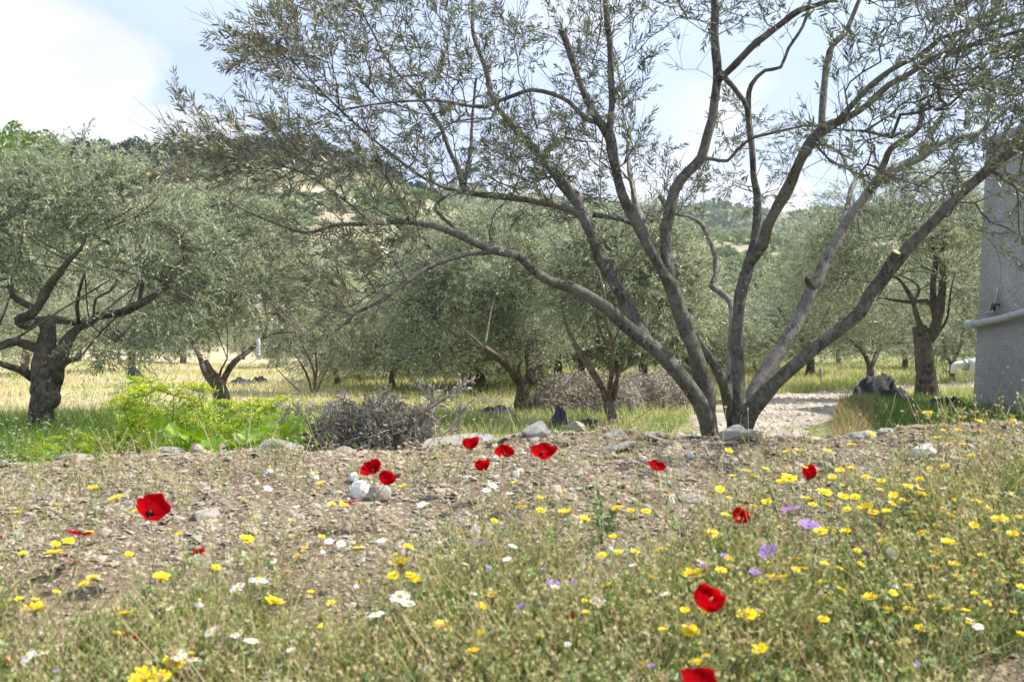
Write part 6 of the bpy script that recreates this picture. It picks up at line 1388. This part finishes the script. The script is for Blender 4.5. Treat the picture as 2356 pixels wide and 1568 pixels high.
# dandelion clocks
def clock_mesh():
    g = Geo(); q = rand_dir(90); prism_batch(g, q * .12, q * .8, .012, .008, .4)
    m = 6; Pq = np.repeat(q * .8, m, 0); leaf_batch(g, Pq, np.repeat(q, m, 0) + rand_dir(90 * m) * .9, rand_dir(90 * m), .26, .035, np.full(90 * m, .9)); return g.mesh('seed_ball', M_FLUFF)
clk = clock_mesh()
for k, (u, v, w, lab) in enumerate([(2232, 1184, 28, 'dandelion clock standing tall at far right'), (2055, 1270, 28, 'dandelion clock below the yellow patch at right'), (1545, 1232, 24, 'dandelion clock left of the mallows'), (1752, 1249, 26, 'dandelion clock in front of the small poppy'), (467, 1288, 36, 'pale seed ball hiding a poppy at left'), (1372, 1112, 16, 'small seed ball on the central gravel'), (1340, 1285, 22, 'grey seed ball right of centre'), (2030, 1372, 16, 'small seed ball in the lower right'), (1150, 1100, 12, 'tiny seed ball below the crest poppies')]):
    p, dd = on_ground(u, v, .16 if w > 20 else .1); b = foot(p, 0); root = empty('seed_clock', b, lab, 'seed head', 'dandelion clocks on the bank')
    link('stem', stem_mesh('stem', b, p, .0012, M_GREENSTEM, .7), root); ob = link('seed_ball', clk, root); ob.location = Vector(p - b); ob.scale = (w / F * dd / 2 * 1.1,) * 3
p, dd = on_ground(1994, 1273, .17); b = foot(p, 0); root = empty('flower_bud', b, 'dark purple round bud left of a dandelion clock at right', 'bud')
link('stem', stem_mesh('stem', b, p, .0013, M_GREENSTEM, .5), root); ob = link('bud_head', ico_mesh('bud_head', plain_mat('purple_bud', (.13, .07, .10), .6), (.8, .8, 1.1)), root); ob.location = Vector(p - b); ob.scale = (.0105,) * 3
# poppy pods and closed buds on thin stalks
tip_me = ico_mesh('tip', M_WHITE, (.5, .5, 1.5), 2, .5)
PODS = [(488, 1062), (1360, 1062), (1395, 1052), (1640, 1012), (1655, 1092), (1560, 1102), (1542, 1117), (1482, 1142), (1702, 1102), (1742, 1122), (1740, 1182), (1772, 1182), (1641, 1132), (950, 1082), (985, 1092), (990, 1162), (1026, 1092), (1060, 1104), (1188, 1062), (1252, 1112), (1660, 1040), (1600, 1058), (1480, 1070), (1330, 1096), (1350, 1120),
        (1802, 1040), (1700, 1150), (1820, 1120), (1780, 1145), (380, 1160), (640, 1180), (700, 1060), (520, 1130), (860, 1140), (1228, 1130), (1588, 1170), (1512, 1185), (1675, 1215)]
for u, v in PODS:
    h_ = .17 if v > 1060 else .12; p, dd = on_ground(u, v, h_, 1.5, 3.9); b = foot(p, 0); hz_, vz = zone(u, v)
    root = empty('poppy_pod', b, f'slender green poppy pod on a thin stalk, {hz_} third, {vz}', 'seed pod', f'green poppy pods, {hz_} {vz}')
    link('stem', stem_mesh('stem', b, p, .001, M_GREENSTEM, .35), root); ob = link('pod', pod_me, root); ob.location = Vector(p - b); s = rng.uniform(.0038, .006); ob.scale = (s, s, s)
for k in range(110):
    u = rng.uniform(1500, 2360) if k < 85 else rng.uniform(900, 1600); v = rng.uniform(940 if u > 2080 else 1010, 1330); h_ = rng.uniform(.06, .13) if v < 1020 else rng.uniform(.08, .17)
    if v < 1000: p = pt(u, v, 3.8)
    else: p, dd = on_ground(u, v, h_, 1.5, 3.9)
    b = foot(p, 0); 
    if p[2] - b[2] > .3 or p[2] - b[2] < .02: continue
    hz_, vz = zone(u, v)
    root = empty('closed_flower_head', b, f'closed whitish-tipped flower head on a stalk, {hz_} third, {vz}', 'flower bud', f'closed flower heads, {hz_} {vz}')
    link('stem', stem_mesh('stem', b, p, .0009, M_GREENSTEM, .7), root); s = rng.uniform(.0035, .005)
    ob = link('calyx', pod_me, root); ob.location = Vector(p - b); ob.scale = (s,) * 3
    ob = link('tip', tip_me, root); ob.location = Vector(p - b) + Vector((0, 0, s * 2.0)); ob.scale = (s * .8,) * 3

# ---------------------------------------------------------------- haze over the valley
hm = bpy.data.materials.new('valley_haze'); hm.use_nodes = True; t = hm.node_tree; t.nodes.clear()
pv = t.nodes.new('ShaderNodeVolumePrincipled'); pv.inputs['Color'].default_value = (0.86, 0.91, 1.0, 1); pv.inputs['Density'].default_value = 0.00028; pv.inputs['Anisotropy'].default_value = 0.3
ho_ = t.nodes.new('ShaderNodeOutputMaterial'); t.links.new(pv.outputs[0], ho_.inputs['Volume'])
g = Geo(); box(g, (-4600, -60, -9), (4600, 3700, 150)); link('haze', g.mesh('haze', hm), None, kind='stuff', label='thin bright haze filling the valley air', category='haze')
